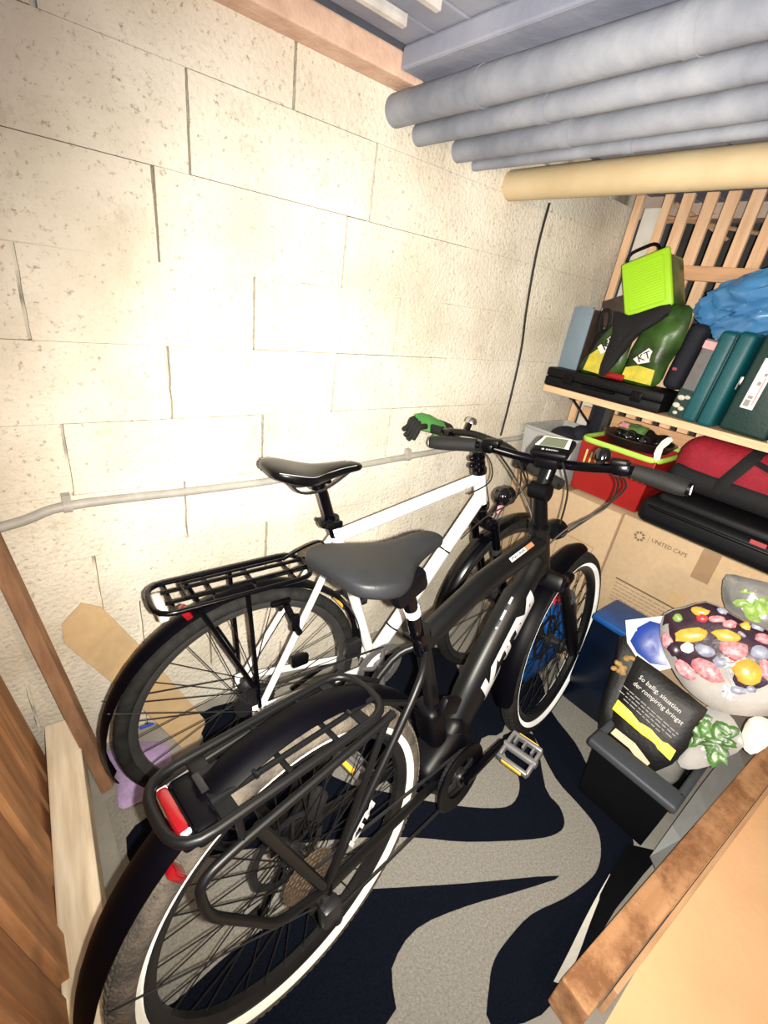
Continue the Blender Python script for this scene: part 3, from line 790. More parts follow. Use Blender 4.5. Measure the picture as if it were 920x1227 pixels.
def chainring(parent, c, R, m, arms, y, name='chainring'):
    mm = T(c[0], y, c[2]) @ Matrix.Rotation(PI / 2, 4, 'X')
    q = MB()
    n = 88
    for (ro, ri, z0, z1, teeth) in ((R, R * 0.72, -0.002, 0.003, True), (R * 0.86, R * 0.70, -0.010, -0.006, True)):
        vs, fs = [], []
        for z_ in (z0, z1):
            for rr in (0, 1):
                for j in range(n):
                    r_ = (ro + (0.0022 if (j % 2 and teeth) else 0)) if rr else ri
                    vs.append((r_ * math.cos(2 * PI * j / n), r_ * math.sin(2 * PI * j / n), z_))
        for j in range(n):
            j2 = (j + 1) % n
            fs += [(j, j2, n + j2, n + j), (2 * n + j, 3 * n + j, 3 * n + j2, 2 * n + j2), (n + j, n + j2, 3 * n + j2, 3 * n + j), (j2, j, 2 * n + j, 2 * n + j2)]
        q.add(vs, fs, mm)
    for k in range(arms):
        a = 2 * PI * k / arms + 0.3
        q.tube([(0, 0, 0.006), (R * 0.45 * math.cos(a), R * 0.45 * math.sin(a), 0.006), (R * 0.86 * math.cos(a), R * 0.86 * math.sin(a), 0.003)], [(0.014, 0.006), (0.010, 0.005), (0.008, 0.004)], 8, up=(0, 0, 1), mtx=mm)
    q.lathe([(0.001, 0.018), (0.020, 0.016), (0.024, 0.0), (0.024, -0.01), (0.001, -0.012)], 20, mm)
    return q.build(name, m, parent)

# ================================================================ WHITE BICYCLE
WB = thing('bicycle', 'white diamond-frame trekking bike with black rear rack, nearest the block wall', 'bicycle', (0.400, -0.349, 0.008), (-0.022, 0, -0.030))
RW = 0.345
hub, fhub, bb = Vector((0, 0, RW)), Vector((1.07, 0, RW)), Vector((0.43, 0, 0.285))
st_top, h_top, h_bot = Vector((0.232, 0, 0.835)), Vector((0.785, 0, 0.930)), Vector((0.832, 0, 0.800))
q = MB()
q.tube([bb, st_top], 0.0165, 14)
q.tube([Vector((0.245, 0, 0.800)), Vector((0.792, 0, 0.905))], 0.0185, 14)
q.tube([bb, Vector((0.822, 0, 0.835))], 0.0225, 14)
q.tube([h_bot, h_top], 0.0215, 16)
q.tube([bb + Vector((0, -0.04, 0)), bb + Vector((0, 0.04, 0))], 0.023, 16)
for s in (-1, 1):
    q.tube(spline([bb + Vector((-0.01, s * 0.028, 0)), Vector((0.30, s * 0.040, 0.300)), Vector((0.012, s * 0.066, RW + 0.002))], 5), 0.0105, 10)
    q.tube(spline([Vector((0.243, s * 0.017, 0.795)), Vector((0.18, s * 0.036, 0.685)), Vector((0.004, s * 0.066, RW + 0.01))], 5), 0.0095, 10)
    q.rbox((0.0, s * 0.066, RW - 0.006), (0.045, 0.006, 0.05), 0.002)
wframe = q.build('frame', 'whitepaint', WB)
# pinstripe and script line on the frame
q = MB()
q.tube([Vector((0.40, -0.0188, 0.817)), Vector((0.62, -0.0188, 0.859)), Vector((0.70, -0.0188, 0.874)), Vector((0.722, -0.0188, 0.896))], 0.0010, 4)
q.tube([Vector((0.706, -0.0188, 0.876)), Vector((0.728, -0.0188, 0.899))], 0.0010, 4)
q.build('pinstripe', 'labelgrey', wframe)
q = MB()
d = (Vector((0.822, 0, 0.835)) - bb).normalized()
for k in range(2):
    p = bb + d * (0.13 + 0.32 * k)
    q.tube([p - d * 0.003, p + d * 0.003], 0.0236, 14)
q.build('cable_tie', 'blackplastic', wframe)
q = MB()
side = Vector((0, -1, 0)); dn = d.cross(side)
if dn.z > 0: dn = -dn
pts = []
for k in range(34):
    s_ = 0.17 + 0.225 * k / 33
    th = 0.45 + 0.22 * math.sin(k * 2.1) * (0.6 + 0.4 * math.sin(k * 0.7))
    pts.append(bb + d * s_ + (side * math.cos(th) + dn * math.sin(th)) * 0.0229)
q.tube(spline(pts, 3), 0.0008, 4)
q.build('script_lettering', 'labelgrey', wframe)
# seatpost and saddle
q = MB(); q.tube([st_top + Vector((0.006, 0, -0.03)), Vector((0.178, 0, 0.975))], 0.0138, 12); q.tube([Vector((0.176, 0, 0.955)), Vector((0.174, 0, 0.985))], 0.020, 10); q.rbox((0.176, 0, 0.978), (0.05, 0.045, 0.014), 0.004)
q.build('seatpost', 'blackpaint', WB)
q = MB(); q.tube([Vector((0.228, 0, 0.838)), Vector((0.221, 0, 0.862))], 0.0225, 14); q.rbox((0.205, 0, 0.85), (0.03, 0.03, 0.022), 0.005); q.tube([(0.20, -0.024, 0.848), (0.20, 0.03, 0.848)], 0.006, 8); q.rbox((0.218, -0.027, 0.853), (0.045, 0.012, 0.020), 0.004)
q.build('seat_clamp', 'blackplastic', WB)
saddle(WB, [(0.030, 0.035, 1.030, 0.020), (0.045, 0.058, 1.035, 0.034), (0.085, 0.074, 1.030, 0.044), (0.13, 0.066, 1.018, 0.046), (0.175, 0.040, 1.012, 0.036), (0.225, 0.026, 1.014, 0.030), (0.275, 0.021, 1.016, 0.028), (0.303, 0.014, 1.008, 0.018)], 'saddleblack', piping='piping')
# wheels
wheel(WB, 0, RW, RW, 0.0185, 'rubber', 'rimgrey', 32, cassette='darksteel')
wheel(WB, 1.07, RW, RW, 0.0185, 'rubber', 'rimgrey', 28, steer=0.05, dynamo=True)
fender(WB, 0, RW, 0.372, math.radians(-5), math.radians(197), 0.026, 'fender')
fender(WB, 1.07, RW, 0.372, math.radians(58), math.radians(184), 0.026, 'blackpaint', steer=0.05)
# fork and head
q = MB()
q.tube([h_bot + Vector((0.004, 0, -0.012)), h_bot + Vector((0, 0, 0.01))], 0.024, 16)
q.rbox((0.862, 0, 0.735), (0.05, 0.125, 0.045), 0.012, rot=(0, 0.33, 0))
q.tube([(0.84, 0, 0.79), (0.860, 0, 0.73)], 0.020, 12)
for s in (-1, 1):
    q.tube([(0.866, s * 0.052, 0.745), (0.925, s * 0.052, 0.60)], 0.0155, 12)
    q.tube([(0.915, s * 0.052, 0.625), (1.050, s * 0.054, RW + 0.02), (1.070, s * 0.054, RW - 0.006)], [0.0200, 0.0175, 0.014], 12)
q.build('fork', 'blackpaint', WB)
q = MB()
for s in (-1, 1): q.tube([(0.921, s * 0.052, 0.611), (0.913, s * 0.052, 0.632)], 0.0208, 12)
q.build('fork_ring', 'rimgrey', WB)
q = MB()
q.tube([h_top, h_top + Vector((-0.028, 0, 0.075))], 0.0165, 14); q.tube([h_top + Vector((0, 0, -0.004)), h_top + Vector((-0.005, 0, 0.012))], 0.0255, 16)
for k in range(3): q.tube([h_top + Vector((-0.008 - .008 * k, 0, 0.022 + 0.020 * k)), h_top + Vector((-0.012 - .008 * k, 0, 0.034 + 0.020 * k))], 0.021, 14)
q.tube([h_top + Vector((-0.028, 0, 0.068)), Vector((0.805, 0, 1.035))], 0.018, 12)
q.ball(h_top + Vector((-0.05, 0, 0.05)), 0.011); q.ball(h_top + Vector((-0.045, 0, 0.025)), 0.010)
q.build('stem', 'blackpaint', WB)
# handlebar
hb = [(0.755, 0.31, 1.005), (0.775, 0.20, 1.012), (0.800, 0.08, 1.034), (0.805, 0, 1.036), (0.800, -0.08, 1.034), (0.775, -0.20, 1.012), (0.755, -0.31, 1.005)]
q = MB(); q.tube(spline(hb, 5), 0.012, 12); bar = q.build('handlebar', 'blackpaint', WB)
for s in (1, -1):
    q = MB(); q.tube([(0.777, s * 0.19, 1.012), (0.755, s * 0.31, 1.005)], 0.0165, 14); q.build('grip', 'grip', bar)
    q = MB(); q.rbox((0.785, s * 0.165, 1.012), (0.05, 0.045, 0.03), 0.008); q.tube([(0.80, s * 0.155, 1.005), (0.845, s * 0.18, 0.995), (0.835, s * 0.26, 0.985)], [0.008, 0.007, 0.006], 8); q.build('brake_lever', 'blackpaint', bar)
q = MB(); q.lathe([(0.001, 0.022), (0.012, 0.020), (0.019, 0.012), (0.020, 0.0), (0.001, 0.0)], 20, T(0.815, 0.105, 1.062) @ Matrix.Rotation(0.3, 4, 'Y')); o = q.build('bell', 'steel', bar); o['label'] = 'small chrome bell'
q = MB(); q.tube([(0.802, 0.105, 1.032), (0.812, 0.105, 1.062)], 0.009, 8); q.build('bell_clamp', 'blackplastic', bar)
# headlamp and its bracket
q = MB(); q.ball((0.945, 0, 0.815), (0.036, 0.036, 0.036)); q.lathe([(0.001, 0), (0.032, 0), (0.036, 0.014), (0.001, 0.016)], 20, T(0.962, 0, 0.815) @ Matrix.Rotation(PI / 2, 4, 'Y')); q.tube([(0.93, 0, 0.785), (0.90, 0, 0.745)], 0.007, 8)
hl = q.build('headlamp', 'gloss', WB)
q = MB(); q.rbox((0.920, -0.02, 0.775), (0.022, 0.012, 0.030), 0.003); q.build('sticker', 'labelpink', hl)
# cables
q = MB()
for pts in ([(0.80, 0.15, 1.005), (0.90, 0.10, 0.93), (0.88, 0.03, 0.85), (0.84, -0.03, 0.80), (0.80, -0.028, 0.79)], [(0.80, -0.15, 1.005), (0.92, -0.10, 0.90), (0.90, -0.04, 0.78), (0.87, -0.05, 0.70)],
            [(0.80, 0.14, 1.01), (0.87, 0.05, 0.96), (0.83, -0.02, 0.90), (0.72, -0.03, 0.868)], [(0.80, -0.14, 1.01), (0.88, -0.10, 0.86), (0.82, -0.04, 0.77), (0.73, -0.03, 0.70)]):
    q.tube(spline(pts, 6), 0.0026, 6)
q.build('brake_cable', 'cable', WB)
# transmission
chainring(WB, bb, 0.092, 'alloy', 5, -0.050, 'crankset')
q = MB(); q.tube([bb + Vector((0, -0.062, 0)), (0.452, -0.072, 0.116)], [(0.013, 0.009), (0.010, 0.007)], 10, up=(0, -1, 0)); q.tube([bb + Vector((0, 0.062, 0)), (0.41, 0.072, 0.455)], [(0.013, 0.009), (0.010, 0.007)], 10, up=(0, -1, 0)); q.tube([bb + Vector((0, -.06, 0)), bb + Vector((0, .06, 0))], 0.012, 10)
q.build('crank_arm', 'alloy', WB)
pedal(WB, (0.454, -0.135, 0.116), 'darksteel', rot=0.3); pedal(WB, (0.41, 0.135, 0.455), 'darksteel')
q = MB()
for z0, z1 in ((0.373, 0.392), (0.197, 0.300)):
    q.tube([(0.43, -0.052, z0), (0.0, -0.045, z1)], (0.0035, 0.0035), 6)
q.build('chain', 'darksteel', WB)
q = MB(); q.rbox((0.012, -0.072, 0.30), (0.04, 0.03, 0.05), 0.008); q.tube([(0.015, -0.062, 0.30), (0.035, -0.058, 0.20)], (0.010, 0.006), 8, up=(0, 1, 0)); q.lathe([(0.001, -.005), (0.018, -.005), (0.018, .005), (0.001, .005)], 12, T(0.035, -0.05, 0.20) @ Matrix.Rotation(PI / 2, 4, 'X'))
q.build('derailleur', 'alloy', WB)
q = MB(); q.rbox((0.315, -0.035, 0.405), (0.05, 0.03, 0.06), 0.006); q.build('front_derailleur', 'darksteel', WB)
q = MB(); q.lathe([(0.001, -.088), (0.006, -.086), (0.013, -.080), (0.013, -.068), (0.006, -.066), (0.006, .066), (0.013, .068), (0.013, .08), (0.001, .084)], 12, T(0, 0, RW) @ Matrix.Rotation(PI / 2, 4, 'X')); q.build('axle_nut', 'steel', WB)
q = MB()
for s in (-1, 1): q.tube([(0.115, s * 0.055, 0.555), (0.085, s * 0.030, 0.645)], [0.010, 0.009], 8); q.rbox((0.07, s * 0.028, 0.655), (0.055, 0.012, 0.016), 0.004); q.rbox((0.10, s * 0.058, 0.60), (0.022, 0.016, 0.05), 0.005)
q.build('rim_brake', 'blackplastic', WB)
q = MB(); q.rbox((0.12, -0.058, 0.46), (0.05, 0.018, 0.035), 0.006); q.build('frame_lock', 'blackplastic', WB)
# rear rack
q = MB()
ZR = 0.738
q.tube(rounded_loop([(-0.232, -0.062, ZR), (0.150, -0.062, ZR), (0.150, 0.062, ZR), (-0.232, 0.062, ZR)], 0.045), 0.0065, 10, True)
for yy in (-0.022, 0.022): q.tube([(-0.205, yy, ZR), (0.152, yy, ZR)], 0.0042, 8)
for x in (-0.19, -0.10, 0.0, 0.10): q.tube([(x, -0.060, ZR - 0.006), (x, 0.060, ZR - 0.006)], (0.0045, 0.0045), 8)
for s in (-1, 1):
    q.tube([(-0.032, s * 0.064, ZR - 0.004), (-0.010, s * 0.072, RW + 0.10), (-0.004, s * 0.074, RW + 0.02)], 0.0058, 8)
    q.tube([(-0.145, s * 0.064, ZR - 0.004), (-0.02, s * 0.074, RW + 0.10)], 0.0058, 8)
    q.tube([(0.150, s * 0.03, ZR), (0.205, s * 0.02, 0.735)], 0.0045, 8)
rack = q.build('rear_rack', 'blackpaint', WB)
q = MB(); q.tube(spline([(0.10, -0.03, ZR + 0.008), (0.17, -0.035, ZR + 0.030), (0.20, 0.0, ZR + 0.055), (0.17, 0.035, ZR + 0.030), (0.10, 0.03, ZR + 0.008)], 6), 0.0038, 8)
q.tube([(-0.16, -0.03, ZR + 0.008), (0.10, -0.03, ZR + 0.010)], 0.0036, 8); q.tube([(-0.16, 0.03, ZR + 0.008), (0.10, 0.03, ZR + 0.010)], 0.0036, 8); q.tube([(-0.16, -0.03, ZR + 0.008), (-0.16, 0.03, ZR + 0.008)], 0.0036, 8)
q.build('spring_clamp', 'blackpaint', rack)
q = MB(); q.rbox((-0.212, 0, ZR - 0.02), (0.022, 0.085, 0.028), 0.006); rl = q.build('tail_lamp', 'clearlens', rack)
q = MB(); q.rbox((-0.160, -0.006, 0.690), (0.018, 0.034, 0.030), 0.005, rot=(0, -0.5, 0)); q.build('reflector', 'redlens', rack)
for s in (-1, 1):
    q = MB(); q.tube([(-0.345, s * 0.02, 0.48), (-0.005, s * 0.072, RW)], 0.0016, 5); q.build('mudguard_stay', 'darksteel', WB)
    q = MB(); q.tube([(0.79, s * 0.025, 0.47), (1.07, s * 0.06, RW)], 0.0016, 5); q.build('mudguard_stay', 'darksteel', WB)
q = MB(); q.lathe([(0.001, 0), (0.0032, 0), (0.0032, 0.03), (0.001, 0.034)], 8, T(-0.285, 0, RW + 0.03) @ Matrix.Rotation(PI / 2, 4, 'Y')); q.build('valve_cap', 'royal', WB)
q = MB(); q.tube([(0.30, 0.06, 0.275), (0.20, 0.13, 0.14)], 0.008, 8); q.build('kickstand', 'blackpaint', WB)

# ================================================================ ELECTRIC BICYCLE
EB = thing('electric_bicycle', 'matte black electric trekking bike with wide padded saddle and rear rack, nearest the camera', 'bicycle', (0.309, -0.849, 0.008), (-0.130, 0, 0.102))
RE = 0.352
bbE = Vector((0.465, 0, 0.290))
sc = Vector((0.335, 0, 0.725))
hT, hB = Vector((0.835, 0, 0.880)), Vector((0.885, 0, 0.735))
q = MB()
q.tube(spline([sc + Vector((-0.006, 0, 0.008)), Vector((0.55, 0, 0.798)), hT + Vector((0.0, 0, -0.045))], 5), [(0.027, 0.030)] * 5 + [(0.029, 0.033)] * 6, 16, up=(0, 0, 1))
q.tube([Vector((0.455, 0, 0.315)), sc + Vector((0, 0, 0.03))], [(0.019, 0.021), (0.018, 0.018)], 14, up=(1, 0, 0))
q.tube([hB, hT], [0.029, 0.0265], 18)
q.tube([hT + Vector((0, 0, -0.002)), hT + Vector((-0.004, 0, 0.012))], 0.030, 18)
for s in (-1, 1):
    q.tube(spline([Vector((0.42, s * 0.045, 0.30)), Vector((0.28, s * 0.052, 0.315)), Vector((0.02, s * 0.072, RE))], 5), [(0.009, 0.016)] * 11, 10, up=(0, 0, 1))
    q.tube(spline([sc + Vector((0.0, s * 0.018, -0.012)), Vector((0.26, s * 0.050, 0.655)), Vector((0.01, s * 0.072, RE + 0.01))], 5), 0.0088, 10)
    q.rbox((0.0, s * 0.071, RE - 0.004), (0.055, 0.008, 0.062), 0.003)
q.tube([Vector((0.20, -0.052, 0.575)), Vector((0.20, 0.052, 0.575))], 0.008, 8)
ef = q.build('frame', 'matteblack', EB)
# battery down tube: big oval tube
d0, d1 = Vector((0.855, 0, 0.770)), Vector((0.500, 0, 0.365))
q = MB()
q.tube(spline([d0, Vector((0.74, 0, 0.655)), Vector((0.62, 0, 0.520)), d1], 5), [(0.032, 0.040)] * 4 + [(0.042, 0.057)] * 9 + [(0.038, 0.050)] * 3, 22, up=(-0.7, 0, 0.7))
dt = q.build('battery_tube', 'matteblack', EB)
# big letters on the right side of the battery tube and the stay
dd = (d0 - d1).normalized()
def side_mtx(o, dirv, y):
    # writing runs along dirv on the right-hand (-Y) side
    u = dirv.normalized(); n = Vector((0, -1, 0)); v = n.cross(u)
    m = Matrix((u, v, n)).transposed().to_4x4(); m.translation = Vector((o.x, y, o.z)); return m
def oval_wrap(o, p0, ax, rs, ru, th0):
    bm = bmesh.new(); bm.from_mesh(o.data)
    bmesh.ops.triangulate(bm, faces=bm.faces)
    for k in range(3): bmesh.ops.subdivide_edges(bm, edges=[e for e in bm.edges if e.calc_length() > 0.008], cuts=1, use_grid_fill=True)
    bmesh.ops.triangulate(bm, faces=bm.faces)
    bm.to_mesh(o.data); bm.free()
    # lay flat lettering round the oval tube, centred th0 above its flank
    upv = Vector((-0.7, 0, 0.7)); upv = (upv - ax * ax.dot(upv)).normalized()
    for v in o.data.vertices:
        P = v.co - p0; a = P.dot(ax); h = P.dot(upv)
        th = th0 + (h) / 0.050
        v.co = p0 + ax * a + upv * ru * math.sin(th) + Vector((0, -rs * math.cos(th), 0))
mid = d1.lerp(d0, 0.49)
lt = lettering('maker_lettering', 'KTM', 0.092, 'decal', None, side_mtx(mid, dd, 0.0), 0.0, 0.33, 0.25, 0.004)
oval_wrap(lt, mid + Vector((-0.66, 0, 0.75)) * 0.0115, dd, 0.0448, 0.0600, math.radians(0))
lt.parent = dt
for k, (c_, s_) in enumerate(((0.56, 0.006), (0.635, 0.030), (0.72, 0.022))):
    q = MB(); P = d1.lerp(d0, c_); q.tube([P - dd * s_ * .5, P + dd * s_ * .5], 0.0035, 6)
    o = q.build('side_mark', 'decal', dt)
    upv = Vector((-0.7, 0, 0.7)); upv = (upv - dd * dd.dot(upv)).normalized()
    for v in o.data.vertices: v.co += upv * 0.0655 + Vector((0, -0.0105, 0))
st_dir = (Vector((0.26, 0, 0.655)) - Vector((0.01, 0, RE))).normalized()
lt = lettering('maker_lettering', 'KTM', 0.025, 'decal', ef, side_mtx(Vector((0.098, 0, 0.452)), st_dir, -0.0765), 0.0004, 0.100, 0.2, 0.0012)
# model writing on the top tube
tt = (Vector((0.835, 0, 0.84)) - Vector((0.55, 0, 0.798))).normalized()
nn = Vector((0, -0.62, 0.78)); uu = tt; vv = nn.cross(uu)
mm = Matrix((uu, vv, nn)).transposed().to_4x4(); mm.translation = Vector((0.690, -0.0195, 0.8505))
q = MB(); q.box((0, 0, 0), (0.075, 0.013, 0.0008), mtx=mm); dcl = q.build('model_badge', 'decal', ef, smooth=False)
lettering('model_lettering', 'MACINA', 0.011, 'blackplastic', dcl, mm @ T(0, 0, 0.0006), 0.0003, 0.062)
q = MB(); q.box((0.057, 0, 0), (0.036, 0.013, 0.0008), mtx=mm); q.build('model_badge', 'decalbrown', ef, smooth=False)
# motor
q = MB()
q.rbox((0.455, 0, 0.320), (0.19, 0.105, 0.135), 0.035, rot=(0, -0.5, 0), seg=4); q.rbox((0.500, 0, 0.365), (0.10, 0.088, 0.11), 0.03, rot=(0, -0.8, 0), seg=3)
q.rbox((0.400, -0.0, 0.46), (0.055, 0.075, 0.14), 0.02, rot=(0, -0.28, 0), seg=3)
q.build('motor', 'blackplastic', EB)
q = MB(); q.rbox((0.405, -0.048, 0.545), (0.075, 0.022, 0.045), 0.008, rot=(0, 0.5, 0)); q.build('frame_lock', 'blackplastic', EB)
chainring(EB, Vector((0.455, 0, 0.292)), 0.082, 'darksteel', 4, -0.066, 'chainring')
q = MB(); q.lathe([(0.058, -0.002), (0.094, -0.002), (0.097, 0.003), (0.094, 0.006), (0.058, 0.004), (0.058, -0.002)], 40, T(0.455, -0.075, 0.292) @ Matrix.Rotation(PI / 2, 4, 'X')); q.build('chain_guard', 'blackplastic', EB)
a_ = math.radians(5)
pr = Vector((0.455 + 0.172 * math.cos(a_), 0, 0.292 + 0.172 * math.sin(a_))); pl = Vector((0.455 - 0.172 * math.cos(a_), 0, 0.292 - 0.172 * math.sin(a_)))
q = MB(); q.tube([(0.455, -0.088, 0.292), (pr.x, -0.096, pr.z)], [(0.013, 0.016), (0.010, 0.012)], 10, up=(0, 0, 1)); q.tube([(0.455, 0.07, 0.292), (pl.x, 0.082, pl.z)], [(0.013, 0.016), (0.010, 0.012)], 10, up=(0, 0, 1)); q.tube([(0.455, -0.09, 0.292), (0.455, 0.08, 0.292)], 0.013, 12)
q.build('crank_arm', 'blackpaint', EB)
pedal(EB, (pr.x, -0.150, pr.z), 'alloy', rot=-0.35); pedal(EB, (pl.x, 0.145, pl.z), 'alloy', rot=0.7)
q = MB()
q.tube([(0.455, -0.064, 0.372), (0.0, -0.050, RE + 0.045)], 0.004, 6); q.tube([(0.455, -0.064, 0.212), (0.05, -0.052, 0.20)], 0.004, 6)
q.build('chain', 'darksteel', EB)
q = MB(); q.rbox((0.012, -0.084, 0.300), (0.045, 0.032, 0.055), 0.01); q.tube([(0.02, -0.072, 0.285), (0.05, -0.066, 0.195)], (0.012, 0.007), 8, up=(0, 1, 0))
for zz, xx in ((0.275, 0.022), (0.195, 0.05)): q.lathe([(0.001, -.005), (0.020, -.005), (0.020, .005), (0.001, .005)], 12, T(xx, -0.055, zz) @ Matrix.Rotation(PI / 2, 4, 'X'))
q.build('derailleur', 'darksteel', EB)
# wheels
wheel(EB, 0, RE, RE, 0.0265, 'dustyrubber', 'rimblack', 36, strip='retrowarm', disc=True, cassette='rust', tread=True)
wheel(EB, 1.13, RE, RE, 0.0265, 'rubber', 'rimblack', 36, steer=0.03, strip='retro', disc=True, tread=True)
q = MB(); q.rbox((0.075, 0.048, RE + 0.062), (0.035, 0.035, 0.06), 0.008, rot=(0, 0.5, 0)); q.build('brake_caliper', 'darksteel', EB); q = MB(); q.rbox((1.065, 0.050, RE + 0.06), (0.04, 0.035, 0.065), 0.008, rot=(0, -0.5, 0)); q.build('brake_caliper', 'darksteel', EB)
fender(EB, 0, RE, 0.392, math.radians(28), math.radians(200), 0.034, 'fender', 34)
fender(EB, 1.13, RE, 0.388, math.radians(82), math.radians(188), 0.034, 'fender', 24, steer=0.03)
# suspension fork
q = MB()
q.rbox((0.912, 0, 0.700), (0.062, 0.150, 0.055), 0.016, rot=(0, 0.33, 0)); q.tube([(0.885, 0, 0.735), (0.905, 0, 0.70)], 0.026, 12)
for s in (-1, 1):
    q.tube([(0.915, s * 0.065, 0.700), (0.985, s * 0.065, 0.60)], 0.0165, 14)
    q.tube([(0.975, s * 0.065, 0.635), (1.095, s * 0.067, RE + 0.05), (1.13, s * 0.067, RE - 0.008)], [0.0215, 0.0205, 0.016], 14)
q.rbox((0.985, 0, 0.685), (0.05, 0.13, 0.028), 0.01, rot=(0, -0.45, 0))
fk = q.build('fork', 'blackplastic', EB)
q = MB()
for s in (-1, 1): q.tube([(0.983, s * 0.065, 0.622), (0.971, s * 0.065, 0.642)], 0.0225, 14)
q.build('fork_ring', 'rimgrey', fk)
q = MB(); q.tube([(1.13, -0.085, RE), (1.13, 0.085, RE)], 0.009, 10); q.tube([(0, -0.088, RE), (0, 0.088, RE)], 0.008, 10); q.build('axle', 'darksteel', EB)
# headlamp on the head tube
q = MB(); q.lathe([(0.001, 0), (0.022, 0), (0.030, 0.022), (0.030, 0.045), (0.001, 0.05)], 20, T(0.885, -0.012, 0.865) @ Matrix.Rotation(PI / 2 + 0.1, 4, 'Y')); q.tube([(0.86, 0, 0.85), (0.90, -0.01, 0.865)], 0.009, 8)
q.build('headlamp', 'blackplastic', EB)
# adjustable stem
q = MB()
q.tube([hT + Vector((-0.002, 0, 0.008)), Vector((0.802, 0, 0.985))], [0.0215, 0.0185], 16)
q.tube([(0.796, -0.026, 1.002), (0.796, 0.026, 1.002)], 0.0245, 18)
q.tube([Vector((0.796, 0, 1.002)), Vector((0.835, 0, 1.075))], (0.019, 0.020), 12, up=(0, 1, 0))
q.tube([(0.838, -0.028, 1.083), (0.838, 0.028, 1.083)], 0.0225, 16)
stem = q.build('stem', 'blackplastic', EB)
q = MB(); q.tube([(0.790, -0.015, 1.040), (0.812, -0.013, 1.074)], 0.0022, 6); q.build('stem_scale', 'decal', stem)
# handlebar, turned a little to the left with the stem
ang = 0.19
HM = T(0.832, 0, 1.076) @ Matrix.Rotation(ang, 4, 'Z')
q = MB()
pts = [(-0.055, 0.335, 0.012), (-0.035, 0.21, 0.022), (-0.004, 0.085, 0.004), (0, 0, 0.0), (-0.004, -0.085, 0.004), (-0.035, -0.21, 0.022), (-0.055, -0.315, 0.008)]
q.tube(spline(pts, 6), 0.0125, 14, mtx=HM)
bar = q.build('handlebar', 'blackpaint', EB)
for s in (1, -1):
    q = MB()
    A, B = Vector((-0.037, s * 0.205, 0.021)), Vector((-0.055, s * 0.337 if s > 0 else -0.318, 0.012 if s > 0 else 0.006))
    q.tube([A, A.lerp(B, 0.25), A.lerp(B, 0.6), A.lerp(B, 0.85), B], [(0.0185, 0.0185), (0.0205, 0.020), (0.024, 0.021), (0.030, 0.020), (0.025, 0.018)], 16, up=(0, 0, 1), mtx=HM)
    g = q.build('grip', 'grip', bar)
    q = MB(); dv = (B - A).normalized(); q.tube([B - dv * 0.001, B + dv * 0.007], 0.0155, 18, mtx=HM); ec = q.build('end_cap', 'blackplastic', g)
    q = MB()
    ring = [HM @ (B + dv * 0.0075 + Vector((1, 0, 0)) * 0.0105 * math.cos(2 * PI * k / 20) + Vector((0, 0, 1)) * 0.0105 * math.sin(2 * PI * k / 20)) for k in range(20)]
    q.tube(ring, 0.0016, 6, True); q.build('end_ring', 'silverplastic', g)
    q = MB()
    q.rbox((-0.020, s * 0.175, 0.020), (0.055, 0.045, 0.034), 0.010, mtx=HM); q.rbox((0.004, s * 0.160, 0.012), (0.035, 0.035, 0.026), 0.008, mtx=HM)
    q.tube([(0.012, s * 0.165, 0.008), (0.035, s * 0.195, -0.004), (0.030, s * 0.29, -0.014)], [(0.006, 0.008), (0.005, 0.008), (0.005, 0.006)], 8, up=(0, 0, 1), mtx=HM)
    q.build('brake_lever', 'blackpaint', bar)
q = MB(); q.lathe([(0.001, 0.026), (0.012, 0.025), (0.019, 0.016), (0.021, 0.0), (0.016, -0.006), (0.001, -0.006)], 20, HM @ T(-0.012, -0.125, 0.036)); q.tube([(-0.012, -0.125, 0.005), (-0.012, -0.125, 0.035)], 0.008, 8, mtx=HM); q.build('bell', 'gloss', bar)
q = MB(); q.rbox((-0.032, -0.168, 0.036), (0.03, 0.04, 0.016), 0.005, mtx=HM); q.build('shifter', 'blackplastic', bar)
q = MB(); q.rbox((-0.032, 0.160, 0.036), (0.04, 0.05, 0.018), 0.006, mtx=HM); q.build('control_unit', 'blackplastic', bar)
# display
DM = HM @ T(-0.030, -0.004, 0.040) @ Matrix.Rotation(-0.30, 4, 'Y') @ Matrix.Rotation(-PI / 2, 4, 'Z')
q = MB(); q.rbox((0, 0.010, 0), (0.098, 0.092, 0.022), 0.010, mtx=DM, seg=3); q.rbox((0, -0.035, -0.018), (0.060, 0.03, 0.03), 0.006, mtx=DM); ds = q.build('display', 'blackplastic', bar)
q = MB(); q.slab([(-0.043, -0.004), (0.043, -0.004), (0.036, 0.050), (-0.036, 0.050)], 0.0105, 0.0125, DM); q.build('bezel', 'silverplastic', ds, smooth=False)
q = MB(); q.slab([(-0.032, -0.006), (0.032, -0.006), (0.029, 0.043), (-0.029, 0.043)], 0.0122, 0.0138, DM); q.build('screen', 'screen', ds, smooth=False)
lettering('maker_lettering', 'BOSCH', 0.0085, 'decal', ds, DM @ T(0.006, -0.022, 0.0114), 0.0003, 0.030)
q = MB(); q.lathe([(0.001, 0), (0.0035, 0), (0.0035, 0.0008), (0.001, 0.0008)], 14, DM @ T(-0.017, -0.022, 0.0110)); q.build('maker_mark', 'decal', ds)
